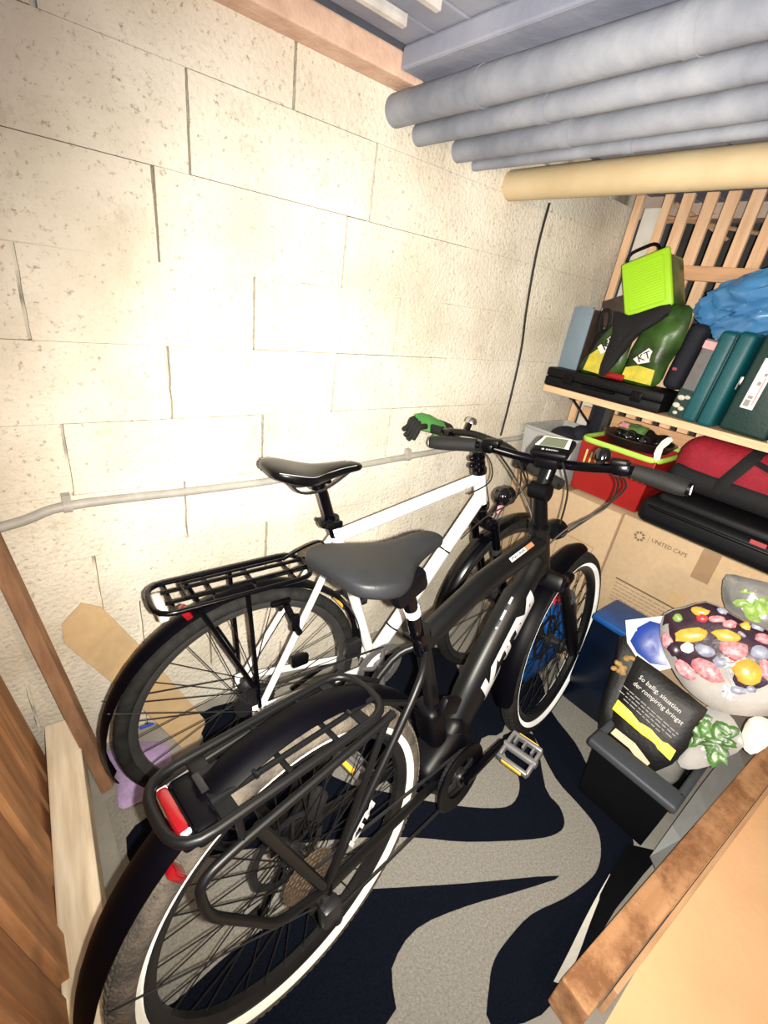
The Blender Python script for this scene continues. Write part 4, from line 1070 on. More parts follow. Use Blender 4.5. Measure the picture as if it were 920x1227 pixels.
# cables in a loop from the bar to the head tube
q = MB()
for pts in ([(0.84, -0.15, 1.09), (0.93, -0.15, 1.03), (0.955, -0.12, 0.95), (0.90, -0.05, 0.88), (0.855, -0.022, 0.83)], [(0.85, -0.16, 1.09), (0.96, -0.16, 1.02), (0.965, -0.10, 0.93), (0.88, -0.045, 0.86)],
            [(0.80, 0.16, 1.09), (0.88, 0.13, 1.00), (0.90, 0.07, 0.90), (0.87, 0.028, 0.83)], [(0.82, 0.10, 1.08), (0.93, 0.09, 0.93), (0.92, 0.07, 0.78), (0.96, 0.07, 0.66)],
            [(0.80, -0.045, 1.09), (0.855, -0.05, 1.00), (0.87, -0.04, 0.90)]):
    q.tube(spline(pts, 7), 0.0030, 6)
q.build('brake_cable', 'cable', EB)
# seatpost and saddle
q = MB(); q.tube([sc + Vector((0.004, 0, -0.02)), Vector((0.248, 0, 0.965))], 0.0158, 14); q.rbox((0.240, 0, 0.962), (0.06, 0.05, 0.024), 0.008); q.tube([(0.262, 0, 0.925), (0.225, 0, 0.965)], 0.020, 12)
q.build('seatpost', 'blackpaint', EB)
q = MB(); q.tube([sc + Vector((0.001, 0, 0.018)), sc + Vector((-0.008, 0, 0.048))], 0.0235, 16); q.tube([(0.305, -0.026, 0.755), (0.305, 0.026, 0.755)], 0.006, 8); q.build('seat_clamp', 'blackpaint', EB)
q = MB(); q.tube([Vector((0.300, 0, 0.8215)), Vector((0.2925, 0, 0.840))], 0.0174, 14); o = q.build('seatpost_sticker', 'label', EB); o['label'] = 'small pale sticker on the seatpost'
saddle(EB, [(0.068, 0.060, 1.008, 0.030), (0.084, 0.090, 1.014, 0.048), (0.125, 0.108, 1.012, 0.058), (0.172, 0.098, 1.001, 0.060), (0.216, 0.068, 0.996, 0.053), (0.250, 0.043, 0.998, 0.045), (0.305, 0.032, 1.004, 0.040), (0.345, 0.027, 1.002, 0.034), (0.362, 0.016, 0.992, 0.022)], 'saddle')
q = MB(); q.rbox((0.225, -0.045, 0.935), (0.085, 0.035, 0.05), 0.012, rot=(0, -0.3, 0)); q.build('saddle_spring_box', 'blackplastic', EB)
# rear rack
q = MB()
ZR = 0.706
q.tube(rounded_loop([(-0.238, -0.072, ZR), (0.168, -0.072, ZR - 0.004), (0.168, 0.072, ZR - 0.004), (-0.238, 0.072, ZR)], 0.055, 5), 0.0082, 12, True)
for yy in (-0.030, 0.030): q.tube([(-0.17, yy, ZR), (0.165, yy, ZR - 0.004)], 0.0052, 8)
for x, wx in ((-0.155, 0.022), (-0.05, 0.008), (0.045, 0.008), (0.110, 0.018)): q.rbox((x, 0, ZR - 0.004), (wx * 1.3, 0.138, 0.007), 0.003)
for s in (-1, 1):
    q.tube(rounded([(0.172, s * 0.078, ZR - 0.015), (-0.165, s * 0.086, 0.664), (-0.222, s * 0.088, 0.652), (-0.214, s * 0.088, 0.575), (-0.105, s * 0.086, 0.412), (0.006, s * 0.080, RE + 0.018)], 0.03, 4), 0.0078, 10)
    q.tube([(-0.125, s * 0.080, 0.668), (0.0, s * 0.080, RE + 0.03)], (0.0062, 0.010), 8)
    q.tube([(0.150, s * 0.080, 0.688), (0.010, s * 0.080, RE + 0.03)], 0.0068, 8)
    q.tube([(-0.15, s * 0.072, ZR), (-0.15, s * 0.086, 0.664)], 0.006, 6)
    q.tube([(0.165, s * 0.05, ZR - 0.004), (0.250, s * 0.045, 0.645)], 0.006, 8)
er = q.build('rear_rack', 'matteblack', EB)
q = MB(); q.tube(rounded([(-0.100, -0.045, ZR + 0.011), (-0.100, 0.020, ZR + 0.011), (0.09, 0.020, ZR + 0.011), (0.09, -0.045, ZR + 0.011)], 0.01), 0.0042, 8); q.build('spring_clamp', 'gloss', er)
q = MB(); q.rbox((-0.205, 0, ZR - 0.030), (0.030, 0.094, 0.036), 0.008); q.rbox((-0.185, 0, ZR - 0.026), (0.035, 0.110, 0.040), 0.008); tl = q.build('tail_lamp_housing', 'blackplastic', er)
q = MB(); q.rbox((-0.214, 0.006, ZR - 0.016), (0.018, 0.088, 0.026), 0.006); q.build('tail_lamp', 'redlens', tl)
q = MB()
for s in (-1, 1): q.rbox((-0.212, 0.006 + s * 0.045, ZR - 0.018), (0.016, 0.008, 0.020), 0.003)
q.build('lamp_end', 'clearlens', tl)
q = MB(); q.rbox((-0.232, -0.030, 0.622), (0.014, 0.026, 0.034), 0.004, rot=(0, -0.5, 0)); q.build('reflector', 'redlens', EB)
q = MB(); q.rbox((-0.168, 0.012, ZR + 0.003), (0.012, 0.040, 0.004), 0.0015); q.build('rack_plate', 'darksteel', er)
for s in (-1, 1):
    q = MB(); q.tube([(-0.345, s * 0.028, 0.44), (-0.02, s * 0.085, RE)], 0.0017, 5); q.build('mudguard_stay', 'darksteel', EB)
q = MB(); q.tube([(0.05, 0.085, 0.30), (-0.02, 0.150, 0.02)], 0.010, 10); q.rbox((-0.025, 0.155, 0.016), (0.05, 0.03, 0.012), 0.004); q.build('kickstand', 'blackpaint', EB)

# glove on the white bike's left grip
G = thing('work_glove', 'green glove with black fingertips hung over the left handlebar grip', 'glove', (1.175, -0.085, 1.020), (0.10, 0.15, -0.12))
q = MB()
q.tube([(-0.045, 0, 0.004), (-0.015, 0, 0.006), (0.02, 0, 0.004), (0.055, 0, -0.002), (0.085, 0, -0.006)], [(0.034, 0.013), (0.042, 0.017), (0.041, 0.018), (0.034, 0.016), (0.036, 0.017)], 16, up=(0, -0.5, 0.9))
pm = q.build('palm', 'glovegreen', G)
q = MB(); q.tube([(0.075, 0, -0.005), (0.125, 0.004, -0.012)], [(0.037, 0.018), (0.034, 0.017)], 16, up=(0, -0.5, 0.9)); q.build('cuff', 'gloveblack', G)
for k, (yy, ln) in enumerate(((-0.030, 0.052), (-0.010, 0.066), (0.010, 0.062), (0.028, 0.048))):
    bx = Vector((-0.040, yy * 0.95, 0.004 + 0.45 * yy * 0.3))
    q = MB(); q.tube(spline([bx + Vector((0.015, 0, 0)), bx + Vector((-0.014, -0.002, -0.006)), bx + Vector((-0.022, -0.006, -0.6 * ln)), bx + Vector((-0.030 - .004 * k, -0.008, -1.0 * ln))], 4), [0.0105] * 4 + [0.0100] * 4 + [0.0092] * 4 + [0.0070], 10)
    q.build('finger', 'gloveblack', G)
q = MB(); q.tube(spline([(0.035, -0.028, -0.004), (0.018, -0.046, -0.026), (0.000, -0.050, -0.052)], 5), [0.015] * 4 + [0.013] * 4 + [0.012, 0.011, 0.008], 10); q.build('thumb', 'glovegreen', G)

# ================================================================ STORAGE SHELF
FX = Matrix(((0, 0, -1, 0), (-1, 0, 0, 0), (0, 1, 0, 0), (0, 0, 0, 1)))   # u -> -Y, v -> +Z, n -> -X : a face that looks at the door side
def face(x, y, z, rot=0.0):
    return T(x, y, z) @ FX @ Matrix.Rotation(rot, 4, 'Z')
q = MB(); q.box((2.095, -0.625, 1.131), (0.27, 1.22, 0.028))
t = tag(q.build('shelf', 'shelfwood', smooth=False, bevel=0.002), 'raw wooden shelf board carrying the tool cases', 'shelf')
for yy in (-0.16, -0.95):
    q = MB(); q.box((2.06, yy, 1.112), (0.16, 0.022, 0.008)); q.box((2.215, yy, 1.04), (0.008, 0.022, 0.15)); q.tube([(1.99, yy, 1.110), (2.21, yy, 0.985)], (0.010, 0.003), 4, up=(0, 0, 1))
    q.build('bracket', 'darksteel', t, smooth=False)
q = MB(); q.box((2.14, -0.272, 0.945), (0.03, 0.03, 0.343)); q.build('upright', 'rimgrey', t, smooth=False)

# --- on the shelf
t = thing('tool_case', 'long flat black tool case lying on the shelf left of the teal case', 'case', (0, 0, 0))
q = MB(); q.rbox((2.075, -0.268, 1.1655), (0.215, 0.525, 0.041), 0.008); q.build('body', 'caseblack', t)
q = MB(); q.rbox((2.075, -0.268, 1.205), (0.215, 0.525, 0.0395), 0.010); q.build('lid', 'caseblack', t)
for yy in (-0.12, -0.43):
    q = MB(); q.rbox((1.9665, yy, 1.188), (0.008, 0.045, 0.040), 0.003); q.build('latch', 'blackplastic', t)
q = MB(); q.tube(rounded([(1.966, -0.20, 1.180), (1.950, -0.20, 1.180), (1.950, -0.34, 1.180), (1.966, -0.34, 1.180)], 0.012), 0.006, 8); q.build('handle', 'blackplastic', t)
TOPC = 1.2248
t = thing('document_box', 'blue-grey upright box with dark brown side at the wall end of the shelf', 'box', (2.115, -0.052, TOPC))
q = MB(); q.rbox((0.004, 0, 0.128), (0.125, 0.092, 0.256), 0.004); q.build('body', 'brownside', t)
q = MB(); q.rbox((-0.063, 0.0, 0.129), (0.008, 0.094, 0.258), 0.002); q.build('front_panel', 'greyblue', t)
q = MB(); q.box((-0.058, -0.01, 0.262), (0.014, 0.06, 0.008)); q.build('catch', 'greyblue', t)
t = thing('shoulder_bag', 'black nylon bag with raised strap between the blue-grey box and soil bags', 'bag', (2.13, -0.175, TOPC))
q = MB(); q.rbox((0, 0.0, 0.095), (0.13, 0.135, 0.19), 0.045, rot=(0.15, 0, 0), seg=4); o = q.build('body', 'blackcloth', t, subsurf=1)
q = MB(); q.tube(spline([(-0.03, 0.055, 0.17), (-0.035, 0.065, 0.235), (-0.035, 0.045, 0.262), (-0.035, 0.022, 0.245), (-0.03, 0.015, 0.18)], 6), (0.008, 0.003), 8, up=(1, 0, 0)); q.build('strap', 'blackcloth', t)
q = MB(); q.rbox((0, 0, 0), (0.09, 0.12, 0.11), 0.006)
o = tag(q.build('brown_carton', 'brownside'), 'tilted dark brown carton tucked behind the lime lid', 'box'); o.location = (2.155, -0.165, 1.49); o.rotation_euler = (math.radians(-22), 0, 0)
# tub with lime lid, tipped on the bags
LM = T(2.005, -0.305, 1.590) @ FX @ Matrix.Rotation(math.radians(24), 4, 'Z')
t = thing('storage_tub', 'green tinted tub with bright lime lid tipped towards the room', 'tub', mtx=LM)
q = MB()
q.rbox((0, 0, -0.085), (0.158, 0.190, 0.150), 0.018, seg=3); q.build('tub_body', 'smoke', t)
q = MB(); q.rbox((0, 0, 0), (0.176, 0.210, 0.022), 0.010, seg=3)
lid = q.build('lid', 'lime', t)
q = MB()
q.tube(rounded_loop([(-0.066, -0.082, 0.0115), (0.066, -0.082, 0.0115), (0.066, 0.082, 0.0115), (-0.066, 0.082, 0.0115)], 0.012), 0.0032, 6, True)
for k in range(-7, 8): q.tube([(-0.058, k * 0.0098, 0.0108), (0.058, k * 0.0098, 0.0108)], 0.0013, 4)
q.build('lid_rib', 'lime', lid)
q = MB(); q.tube(rounded([(-0.080, 0.02, -0.045), (-0.088, 0.150, -0.045), (0.030, 0.150, -0.045), (0.040, 0.09, -0.045)], 0.04), 0.0065, 8); q.build('handle', 'blackplastic', t)
# bags of potting soil
def bagthing(name, label, cat, mtx, poly, thick, m, crumple=0.012, back=0.6, rings=7, seed=1.0, sm=3):
    t = thing(name, label, cat, mtx=mtx, group='potting soil bags on the shelf' if 'soil' in name else None)
    q = MB(); q.pillow(smooth_poly(poly, sm), thick, back, rings, crumple, None, seed)
    q.build('bag_body', m, t, angle=70)
    return t
def print_patch(t, poly, h, m, name='print', th=0.0012):
    q = MB(); q.pillow(poly, th, 1.0, 2, 0, T(0, 0, h)); return q.build(name, m, t)
t = bagthing('potting_soil_bag', 'yellow and green soil bag with black and white lettering under the lime lid, left one', 'bag', face(2.045, -0.225, 1.335), [(-0.10, -0.105), (-0.04, -0.112), (0.05, -0.108), (0.085, -0.06), (0.08, 0.04), (0.05, 0.115), (-0.02, 0.10), (-0.07, 0.0), (-0.11, -0.06)], 0.036, 'soilgreen', seed=2.0, crumple=0.024)
print_patch(t, [(-0.07, -0.095), (0.03, -0.10), (0.035, -0.02), (-0.03, 0.0), (-0.06, -0.03)], 0.040, 'soilyellow', th=0.006)
print_patch(t, [(-0.035, 0.005), (0.02, 0.07), (0.055, 0.055), (0.045, 0.02), (-0.01, -0.02)], 0.043, 'label', 'print_panel')
lettering('letter_print', 'KK', 0.05, 'blackplastic', t, T(0.012, 0.028, 0.0445) @ Matrix.Rotation(0.75, 4, 'Z'), 0.0006)
t = bagthing('potting_soil_bag', 'yellow and green soil bag with a white letter panel, right beside the navy pouch', 'bag', face(2.045, -0.398, 1.325), [(-0.085, -0.095), (0.03, -0.098), (0.070, -0.075), (0.078, 0.0), (0.098, 0.10), (0.085, 0.20), (0.02, 0.205), (-0.05, 0.16), (-0.075, 0.06), (-0.09, -0.04)], 0.036, 'soilgreen', seed=4.0, crumple=0.030)
print_patch(t, [(-0.07, -0.085), (0.055, -0.088), (0.05, -0.03), (-0.02, -0.025), (-0.065, -0.04)], 0.040, 'soilyellow', th=0.006)
print_patch(t, [(-0.045, -0.005), (0.0, 0.045), (0.028, 0.03), (0.02, -0.005), (-0.02, -0.02)], 0.043, 'label', 'print_panel')
lettering('letter_print', 'KT', 0.040, 'blackplastic', t, T(-0.006, 0.010, 0.0446) @ Matrix.Rotation(0.6, 4, 'Z'), 0.0006)
q = MB(); q.tube([(-0.16, -0.082, 0.047), (-0.055, -0.083, 0.047)], (0.0045, 0.012), 8, up=(0, 1, 0)); q.build('red_band', 'redplastic', t)
q = MB(); q.pillow(smooth_poly([(-0.085, 0.130), (-0.02, 0.120), (0.05, 0.150), (0.12, 0.175), (0.125, 0.135), (0.055, 0.065), (0.02, 0.0), (-0.01, -0.070), (-0.035, -0.118), (-0.065, -0.115), (-0.068, -0.03), (-0.062, 0.05)], 2), 0.016, 0.5, 5, 0.014, face(1.985, -0.305, 1.355), 2.0)
tag(q.build('black_cloth', 'blackcloth', angle=80), 'black cloth draped in a point over the soil bags below the lime lid', 'cloth')
t = thing('navy_pouch', 'navy fabric pouch with a tiny red tab, right of the soil bags', 'pouch', (2.115, -0.512, 1.2265))
q = MB(); q.rbox((0, 0, 0.130), (0.13, 0.072, 0.25), 0.030, rot=(0.10, 0, 0), seg=4); q.build('body', 'navy', t, subsurf=1)
q = MB(); q.box((-0.066, 0.012, 0.085), (0.004, 0.016, 0.010)); q.build('tab', 'redtext', t)
t = thing('seed_carton', 'grey carton printed with pale mushrooms, squeezed beside the teal case', 'box', (2.06, -0.586, 1.1455), (0.09, 0, 0))
q = MB(); q.rbox((0, 0, 0.145), (0.13, 0.054, 0.285), 0.002); q.build('carton', 'boxgrey', t)
q = MB(); q.box((-0.0665, 0, 0.055), (0.002, 0.058, 0.105)); q.build('green_panel', 'deepgreen', t)
for (a, c, r) in ((0.012, 0.075, 0.013), (-0.008, 0.082, 0.010), (0.016, 0.045, 0.013), (-0.004, 0.038, 0.011), (0.008, 0.018, 0.009)):
    q = MB(); q.ball((-0.068, a, c), (0.003, r, r * 0.75)); q.build('mushroom', 'mushroom', t)
q = MB(); q.box((-0.0665, 0, 0.268), (0.002, 0.056, 0.026)); q.build('red_panel', 'labelpink', t)
t = thing('teal_case', 'teal plastic tool case standing upright on the shelf', 'case', (2.075, -0.662, 1.1455), (0.055, 0, 0.0))
q = MB(); q.rbox((0, 0.024, 0.160), (0.215, 0.052, 0.320), 0.014, seg=3); q.build('shell', 'teal', t)
q = MB(); q.rbox((0, -0.030, 0.164), (0.222, 0.054, 0.328), 0.016, seg=3); q.build('shell', 'teal', t)
q = MB(); q.rbox((0, -0.002, 0.160), (0.218, 0.006, 0.310), 0.002); q.build('seam', 'deepgreen', t)
t = thing('green_case', 'very dark green tool case with a white label, right of the teal case', 'case', (2.080, -0.800, 1.1455), (0.055, 0, 0))
q = MB(); q.rbox((0, -0.010, 0.165), (0.210, 0.150, 0.325), 0.014, seg=3); q.build('shell', 'deepgreen', t)
q = MB(); q.rbox((-0.098, 0.067, 0.17), (0.012, 0.010, 0.030), 0.003); q.tube([(-0.108, 0.068, 0.14), (-0.108, 0.068, 0.16)], 0.003, 6); q.build('latch', 'steel', t)
q = MB(); q.box((-0.1062, 0.012, 0.172), (0.002, 0.038, 0.165)); lb = q.build('label', 'label', t)
for (yy, zz, a, c, m) in ((0.018, 0.108, 0.016, 0.022, 'labelgrey'), (0.016, 0.128, 0.014, 0.010, 'labelgrey'), (0.012, 0.175, 0.010, 0.012, 'labelgrey'), (0.006, 0.205, 0.008, 0.010, 'labelgrey'), (0.002, 0.150, 0.004, 0.09, 'labelpink')):
    q = MB(); q.box((-0.1075, yy, zz), (0.001, a, c)); q.build('label_print', m, lb)
q = MB(); q.rbox((2.03, -0.935, 1.185), (0.10, 0.09, 0.078), 0.003); tag(q.build('white_carton', 'palewhite'), 'small white carton at the shelf edge right of the dark green case', 'box')
# blue plastic bag
q = MB()
bmsh = bmesh.new(); bmesh.ops.create_icosphere(bmsh, subdivisions=5, radius=1)
for v in bmsh.verts:
    p = v.co.copy()
    n1 = noise.noise(p * 1.4 + Vector((3, 1, 2))); n2 = abs(noise.noise(p * 3.1 + Vector((7, 2, 5)))); n3 = abs(noise.noise(p * 6.5))
    v.co = p * (1 + 0.22 * n1 - 0.26 * n2 - 0.10 * n3)
    v.co = Vector((v.co.x * 0.10, v.co.y * 0.30, v.co.z * 0.145))
    v.co.z -= 0.16 * v.co.y + max(0, v.co.y) * 0.10
bmsh.verts.index_update()
q.add([v.co + Vector((2.135, -0.765, 1.595)) for v in bmsh.verts], [[v.index for v in f.verts] for f in bmsh.faces]); bmsh.free()
tag(q.build('blue_bag', 'bluebag', angle=35), 'crumpled translucent blue plastic bag on top of the tool cases', 'bag')

# --- cartons under the shelf
def carton(name, label, x, y0, y1, ztop, depth):
    t = thing(name, label, 'box', (x + depth / 2, (y0 + y1) / 2, 0), group='kraft cartons under the shelf')
    wd = abs(y1 - y0)
    q = MB(); q.rbox((0, 0, ztop / 2), (depth, wd, ztop), 0.005); q.build('carton_body', 'carton', t)
    q = MB(); q.box((0, 0, ztop + 0.0008), (depth - 0.004, 0.05, 0.0012)); q.build('tape', 'tape', t)
    return t, depth, wd
def emblem(parent, m, R, mat_):
    q = MB()
    for k in range(8):
        a = 2 * PI * k / 8
        mm = m @ Matrix.Rotation(a, 4, 'Z')
        q.slab([(R * 0.42, 0), (R * 0.60, R * 0.22), (R * 0.98, R * 0.20), (R * 0.74, R * 0.08), (R * 0.98, -R * 0.14), (R * 0.62, -R * 0.16)], 0, 0.0008, mm)
    return q.build('sun_emblem', mat_, parent, smooth=False)
XF = 1.826
t, dp, wd = carton('cardboard_carton', 'kraft carton under the grey tub, mostly behind the handlebars', XF, -0.070, -0.598, 0.765, 0.42)
lx = -dp / 2 - 0.0006
emblem(t, face(lx, 0.222, 0.716), 0.020, 'tape')
lettering('print_lettering', 'UNITED CAPS', 0.018, 'tape', t, face(lx, 0.128, 0.717), 0.0004, 0.13)
q = MB()
for (a, c, w_, h_) in ((-0.125, 0.58, 0.16, 0.0022), (-0.125, 0.435, 0.16, 0.0022), (-0.205, 0.5075, 0.0022, 0.147), (-0.045, 0.5075, 0.0022, 0.147)): q.box((lx, a, c), (0.0010, w_, h_))
q.build('print_frame', 'tape', t, smooth=False)
q = MB(); q.slab([(-0.03, -0.035), (0.03, -0.035), (0.03, 0.01), (0.0, 0.035), (-0.03, 0.01)], 0, 0.0008, face(lx, -0.12, 0.51)); q.build('print_arrow', 'printmid', t, smooth=False)
t, dp, wd = carton('cardboard_carton', 'kraft carton with brown sun emblem and capital lettering under the black case', XF, -0.606, -1.130, 0.772, 0.42)
yc = -0.868
emblem(t, face(lx, -0.688 - yc, 0.713), 0.023, 'print')
q = MB(); q.box((lx, -0.722 - yc, 0.716), (0.001, 0.0014, 0.030)); q.build('print_rule', 'printmid', t, smooth=False)
lettering('print_lettering', 'UNITED CAPS', 0.0225, 'print', t, face(lx, -0.796 - yc, 0.719), 0.0005, 0.126)
q = MB(); q.box((lx, -0.79 - yc, 0.508), (0.001, 0.245, 0.006)); q.build('print_heading', 'print', t, smooth=False)
for k in range(6):
    ln = (0.24, 0.20, 0.235, 0.21, 0.225, 0.15)[k]
    q = MB()
    x = 0
    random.seed(k)
    while x < ln:
        w_ = random.uniform(0.010, 0.030); q.box((lx, -0.672 - yc - x - w_ / 2, 0.490 - k * 0.016), (0.0009, w_, 0.0042)); x += w_ + 0.005
    q.build('print_line', 'printmid', t, smooth=False)
q = MB(); q.box((lx, -0.925 - yc, 0.712), (0.0012, 0.058, 0.118)); q.build('tape', 'tape', t, smooth=False)
q = MB(); q.box((lx, -0.890 - yc, 0.540), (0.0010, 0.050, 0.060)); q.build('tape', 'board', t, smooth=False)
# things on the cartons
def tub(t, x0, x1, y0, y1, z0, z1, th, m, name='tub_body', flare=0.012):
    q = MB()
    def ringp(s, z): return [(x0 - s, y0 + s, z), (x1 + s, y0 + s, z), (x1 + s, y1 - s, z), (x0 - s, y1 - s, z)]
    vs = ringp(0, z0) + ringp(flare, z1) + ringp(flare - th, z1) + ringp(-th, z0 + th)
    fs = [(0, 1, 2, 3)]
    for k in range(3):
        for j in range(4): fs.append((k * 4 + j, k * 4 + (j + 1) % 4, (k + 1) * 4 + (j + 1) % 4, (k + 1) * 4 + j))
    fs.append((15, 14, 13, 12))
    q.add(vs, fs)
    return q.build(name, m, t, smooth=True, bevel=0.006)
t = thing('grey_tub', 'open light grey plastic tub on the left carton', 'tub', (0, 0, 0))
tub(t, 1.865, 2.18, -0.055, -0.292, 0.768, 0.965, 0.006, 'tubgrey')
q = MB(); q.tube(rounded_loop([(1.850, -0.040, 0.966), (2.192, -0.040, 0.966), (2.192, -0.306, 0.966), (1.850, -0.306, 0.966)], 0.03), 0.007, 8, True); q.build('rim', 'tubgrey', t)
q = MB(); q.ball((1.99, -0.185, 0.935), (0.085, 0.075, 0.055)); q.ball((2.02, -0.235, 0.960), (0.060, 0.045, 0.050))
o = tag(q.build('navy_cloth', 'navy'), 'navy cloth bundled inside the open grey tub', 'cloth')
t = thing('red_basket', 'red plastic basket with lime green rim on the carton', 'basket', (0, 0, 0))
tub(t, 1.870, 2.16, -0.335, -0.622, 0.775, 0.990, 0.006, 'redplastic', 'basket_body', 0.010)
q = MB(); q.tube(rounded_loop([(1.856, -0.321, 0.994), (2.174, -0.321, 0.994), (2.174, -0.634, 0.994), (1.856, -0.634, 0.994)], 0.05, 5), (0.008, 0.011), 10, True, up=(0, 0, 1)); q.build('rim', 'limerim', t)
for k in range(12):
    q = MB(); z0 = 0.925 if k else 0.905
    q.rbox((1.8605, -0.362 - k * 0.023, z0), (0.005, 0.008, 0.050 if k else 0.100), 0.002); q.build('slot', 'slot', t)
q = MB(); q.lathe([(0.02, 0.0), (0.105, 0.004), (0.122, 0.030), (0.130, 0.040), (0.122, 0.041), (0.10, 0.012), (0.02, 0.008)], 36, T(2.015, -0.480, 0.992) @ Matrix.Scale(1.15, 4, (0, 1, 0)))
tag(q.build('metal_tray', 'steel'), 'shiny metal tray lying on the red basket', 'tray')
q = MB()
for k in range(6):
    q.ball((2.02 + random.uniform(-.04, .04), -0.41 - k * 0.030, 1.030 + random.uniform(-.004, .014)), (0.07, 0.035, 0.035), rot=(random.uniform(-.5, .5), 0, 0))
tag(q.build('black_bin_bag', 'gloss'), 'glossy black plastic bag heaped on the metal tray', 'bag')
t = thing('seed_packet', 'green and pink printed packet lying on the glossy black bag', 'packet', mtx=frame((1.968, -0.465, 1.070), (-0.6, -0.1, 0.8)))
q = MB(); q.pillow([(-0.05, -0.02), (0.05, -0.024), (0.055, 0.02), (-0.045, 0.024)], 0.006, 0.5, 3); q.build('packet', 'green', t)
q = MB(); q.pillow([(-0.055, -0.014), (-0.015, -0.018), (-0.02, 0.010), (-0.05, 0.012)], 0.002, 1, 2, 0, T(0, 0, 0.006)); q.build('print', 'frosted', t)
q = MB(); q.pillow(smooth_poly([(0.0, -0.045), (0.020, -0.040), (0.014, 0.0), (0.030, 0.038), (0.008, 0.045), (-0.010, 0.0)], 2), 0.004, 0.5, 3, 0.010, frame((1.872, -0.617, 1.045), (-0.9, -0.1, 0.4)))
tag(q.build('paper_scrap', 'palewhite'), 'torn pale paper sticking up at the right end of the red basket', 'paper')
q = MB(); q.lathe([(0.001, 0), (0.042, 0), (0.050, 0.02), (0.001, 0.03)], 24, T(2.02, -0.70, 1.035)); tag(q.build('lime_lid', 'limerim'), 'lime green round lid poking out between basket and red duffel', 'lid')
q = MB(); q.rbox((2.175, -0.215, 1.030), (0.03, 0.060, 0.160), 0.008); q.rbox((2.175, -0.215, 0.86), (0.03, 0.060, 0.18), 0.008); tag(q.build('navy_folder', 'navy'), 'dark navy folder standing behind the grey tub against the upright', 'folder')
# long black case
t = thing('instrument_case', 'long black hard case with soft ridges lying on the cartons', 'case', (1.930, -0.952, 0.7735))
q = MB(); q.rbox((0, 0, 0.052), (0.262, 0.610, 0.100), 0.034, seg=4); q.build('case_body', 'caseblack', t)
q = MB(); q.rbox((0.010, -0.005, 0.105), (0.215, 0.540, 0.052), 0.022, seg=4); q.build('case_lid', 'caseblack', t)
q = MB(); q.tube(rounded_loop([(-0.132, -0.285, 0.075), (0.132, -0.285, 0.075), (0.132, 0.285, 0.075), (-0.132, 0.285, 0.075)], 0.04), 0.006, 8, True); q.build('seam_ridge', 'blackplastic', t)
q = MB(); q.box((-0.1285, -0.075, 0.092), (0.004, 0.045, 0.014)); q.build('badge', 'redtext', t)
# red duffel bag
t = thing('duffel_bag', 'red nylon duffel bag with black straps, behind the black case', 'bag', (2.055, -0.945, 0.9065))
q = MB(); q.rbox((0, 0, 0.106), (0.25, 0.60, 0.202), 0.085, rot=(0, 0, 0), seg=5)
for v in q.bm.verts:
    v.co += Vector((1, 0, 0.6)) * 0.008 * noise.noise(v.co * 11)
q.build('body', 'redcloth', t, subsurf=1)
q = MB(); q.rbox((-0.004, 0.0, 0.050), (0.262, 0.585, 0.092), 0.04, seg=3); q.build('base_panel', 'blackcloth', t)
for yy in (0.085, -0.16):
    q = MB(); q.tube(spline([(-0.136, yy + 0.035, 0.045), (-0.135, yy + 0.010, 0.10), (-0.105, yy - 0.02, 0.178), (-0.02, yy - 0.03, 0.214), (0.06, yy - 0.03, 0.214)], 5), (0.022, 0.004), 6, up=(-0.7, 0, 0.7)); q.build('strap', 'blackcloth', t)
q = MB(); q.tube(spline([(-0.105, 0.05, 0.172), (-0.135, -0.02, 0.160), (-0.13, -0.09, 0.150), (-0.105, -0.15, 0.170)], 6), (0.011, 0.006), 8, up=(-0.7, 0, 0.7)); q.build('handle', 'blackcloth', t)

# ================================================================ FLOOR CLUTTER BY THE FRONT WHEEL
q = MB()
bmsh = bmesh.new(); bmesh.ops.create_icosphere(bmsh, subdivisions=4, radius=1)
for v in bmsh.verts:
    p = v.co.copy()
    v.co = p * (1 + 0.16 * noise.noise(p * 1.8 + Vector((9, 4, 1))) - 0.16 * abs(noise.noise(p * 3.4)))
    v.co = Vector((v.co.x * 0.19, v.co.y * 0.095, max(v.co.z, -0.85) * 0.215))
bmsh.verts.index_update()
q.add([v.co + Vector((1.585, -0.535, 0.19)) for v in bmsh.verts], [[v.index for v in f.verts] for f in bmsh.faces]); bmsh.free()
tag(q.build('blue_sack', 'binblue', angle=35), 'royal blue plastic sack behind the spokes of the front wheel', 'bag')
q = MB()
for k in range(6):
    q.tube(spline([(1.52, -0.485 - k * 0.018, 0.405 + .004 * k), (1.57, -0.49 - k * 0.018, 0.425), (1.64, -0.50 - k * 0.018, 0.412)], 4), 0.006, 6)
for k in range(5):
    q.tube([(1.525 + k * 0.026, -0.475, 0.417), (1.525 + k * 0.026, -0.585, 0.417)], 0.005, 6)
tag(q.build('red_net', 'netred'), 'red mesh net lying on top of the blue sack', 'net')
t = thing('navy_bin', 'dark navy plastic bin to the right of the front wheel', 'bin', (1.705, -0.812, 0.0))
q = MB(); q.rbox((0, 0, 0.215), (0.185, 0.195, 0.425), 0.012, seg=3); q.build('bin_body', 'navybin', t)
q = MB(); q.rbox((0, 0, 0.425), (0.196, 0.206, 0.028), 0.010, seg=3); q.build('bin_lid', 'binblue', t)

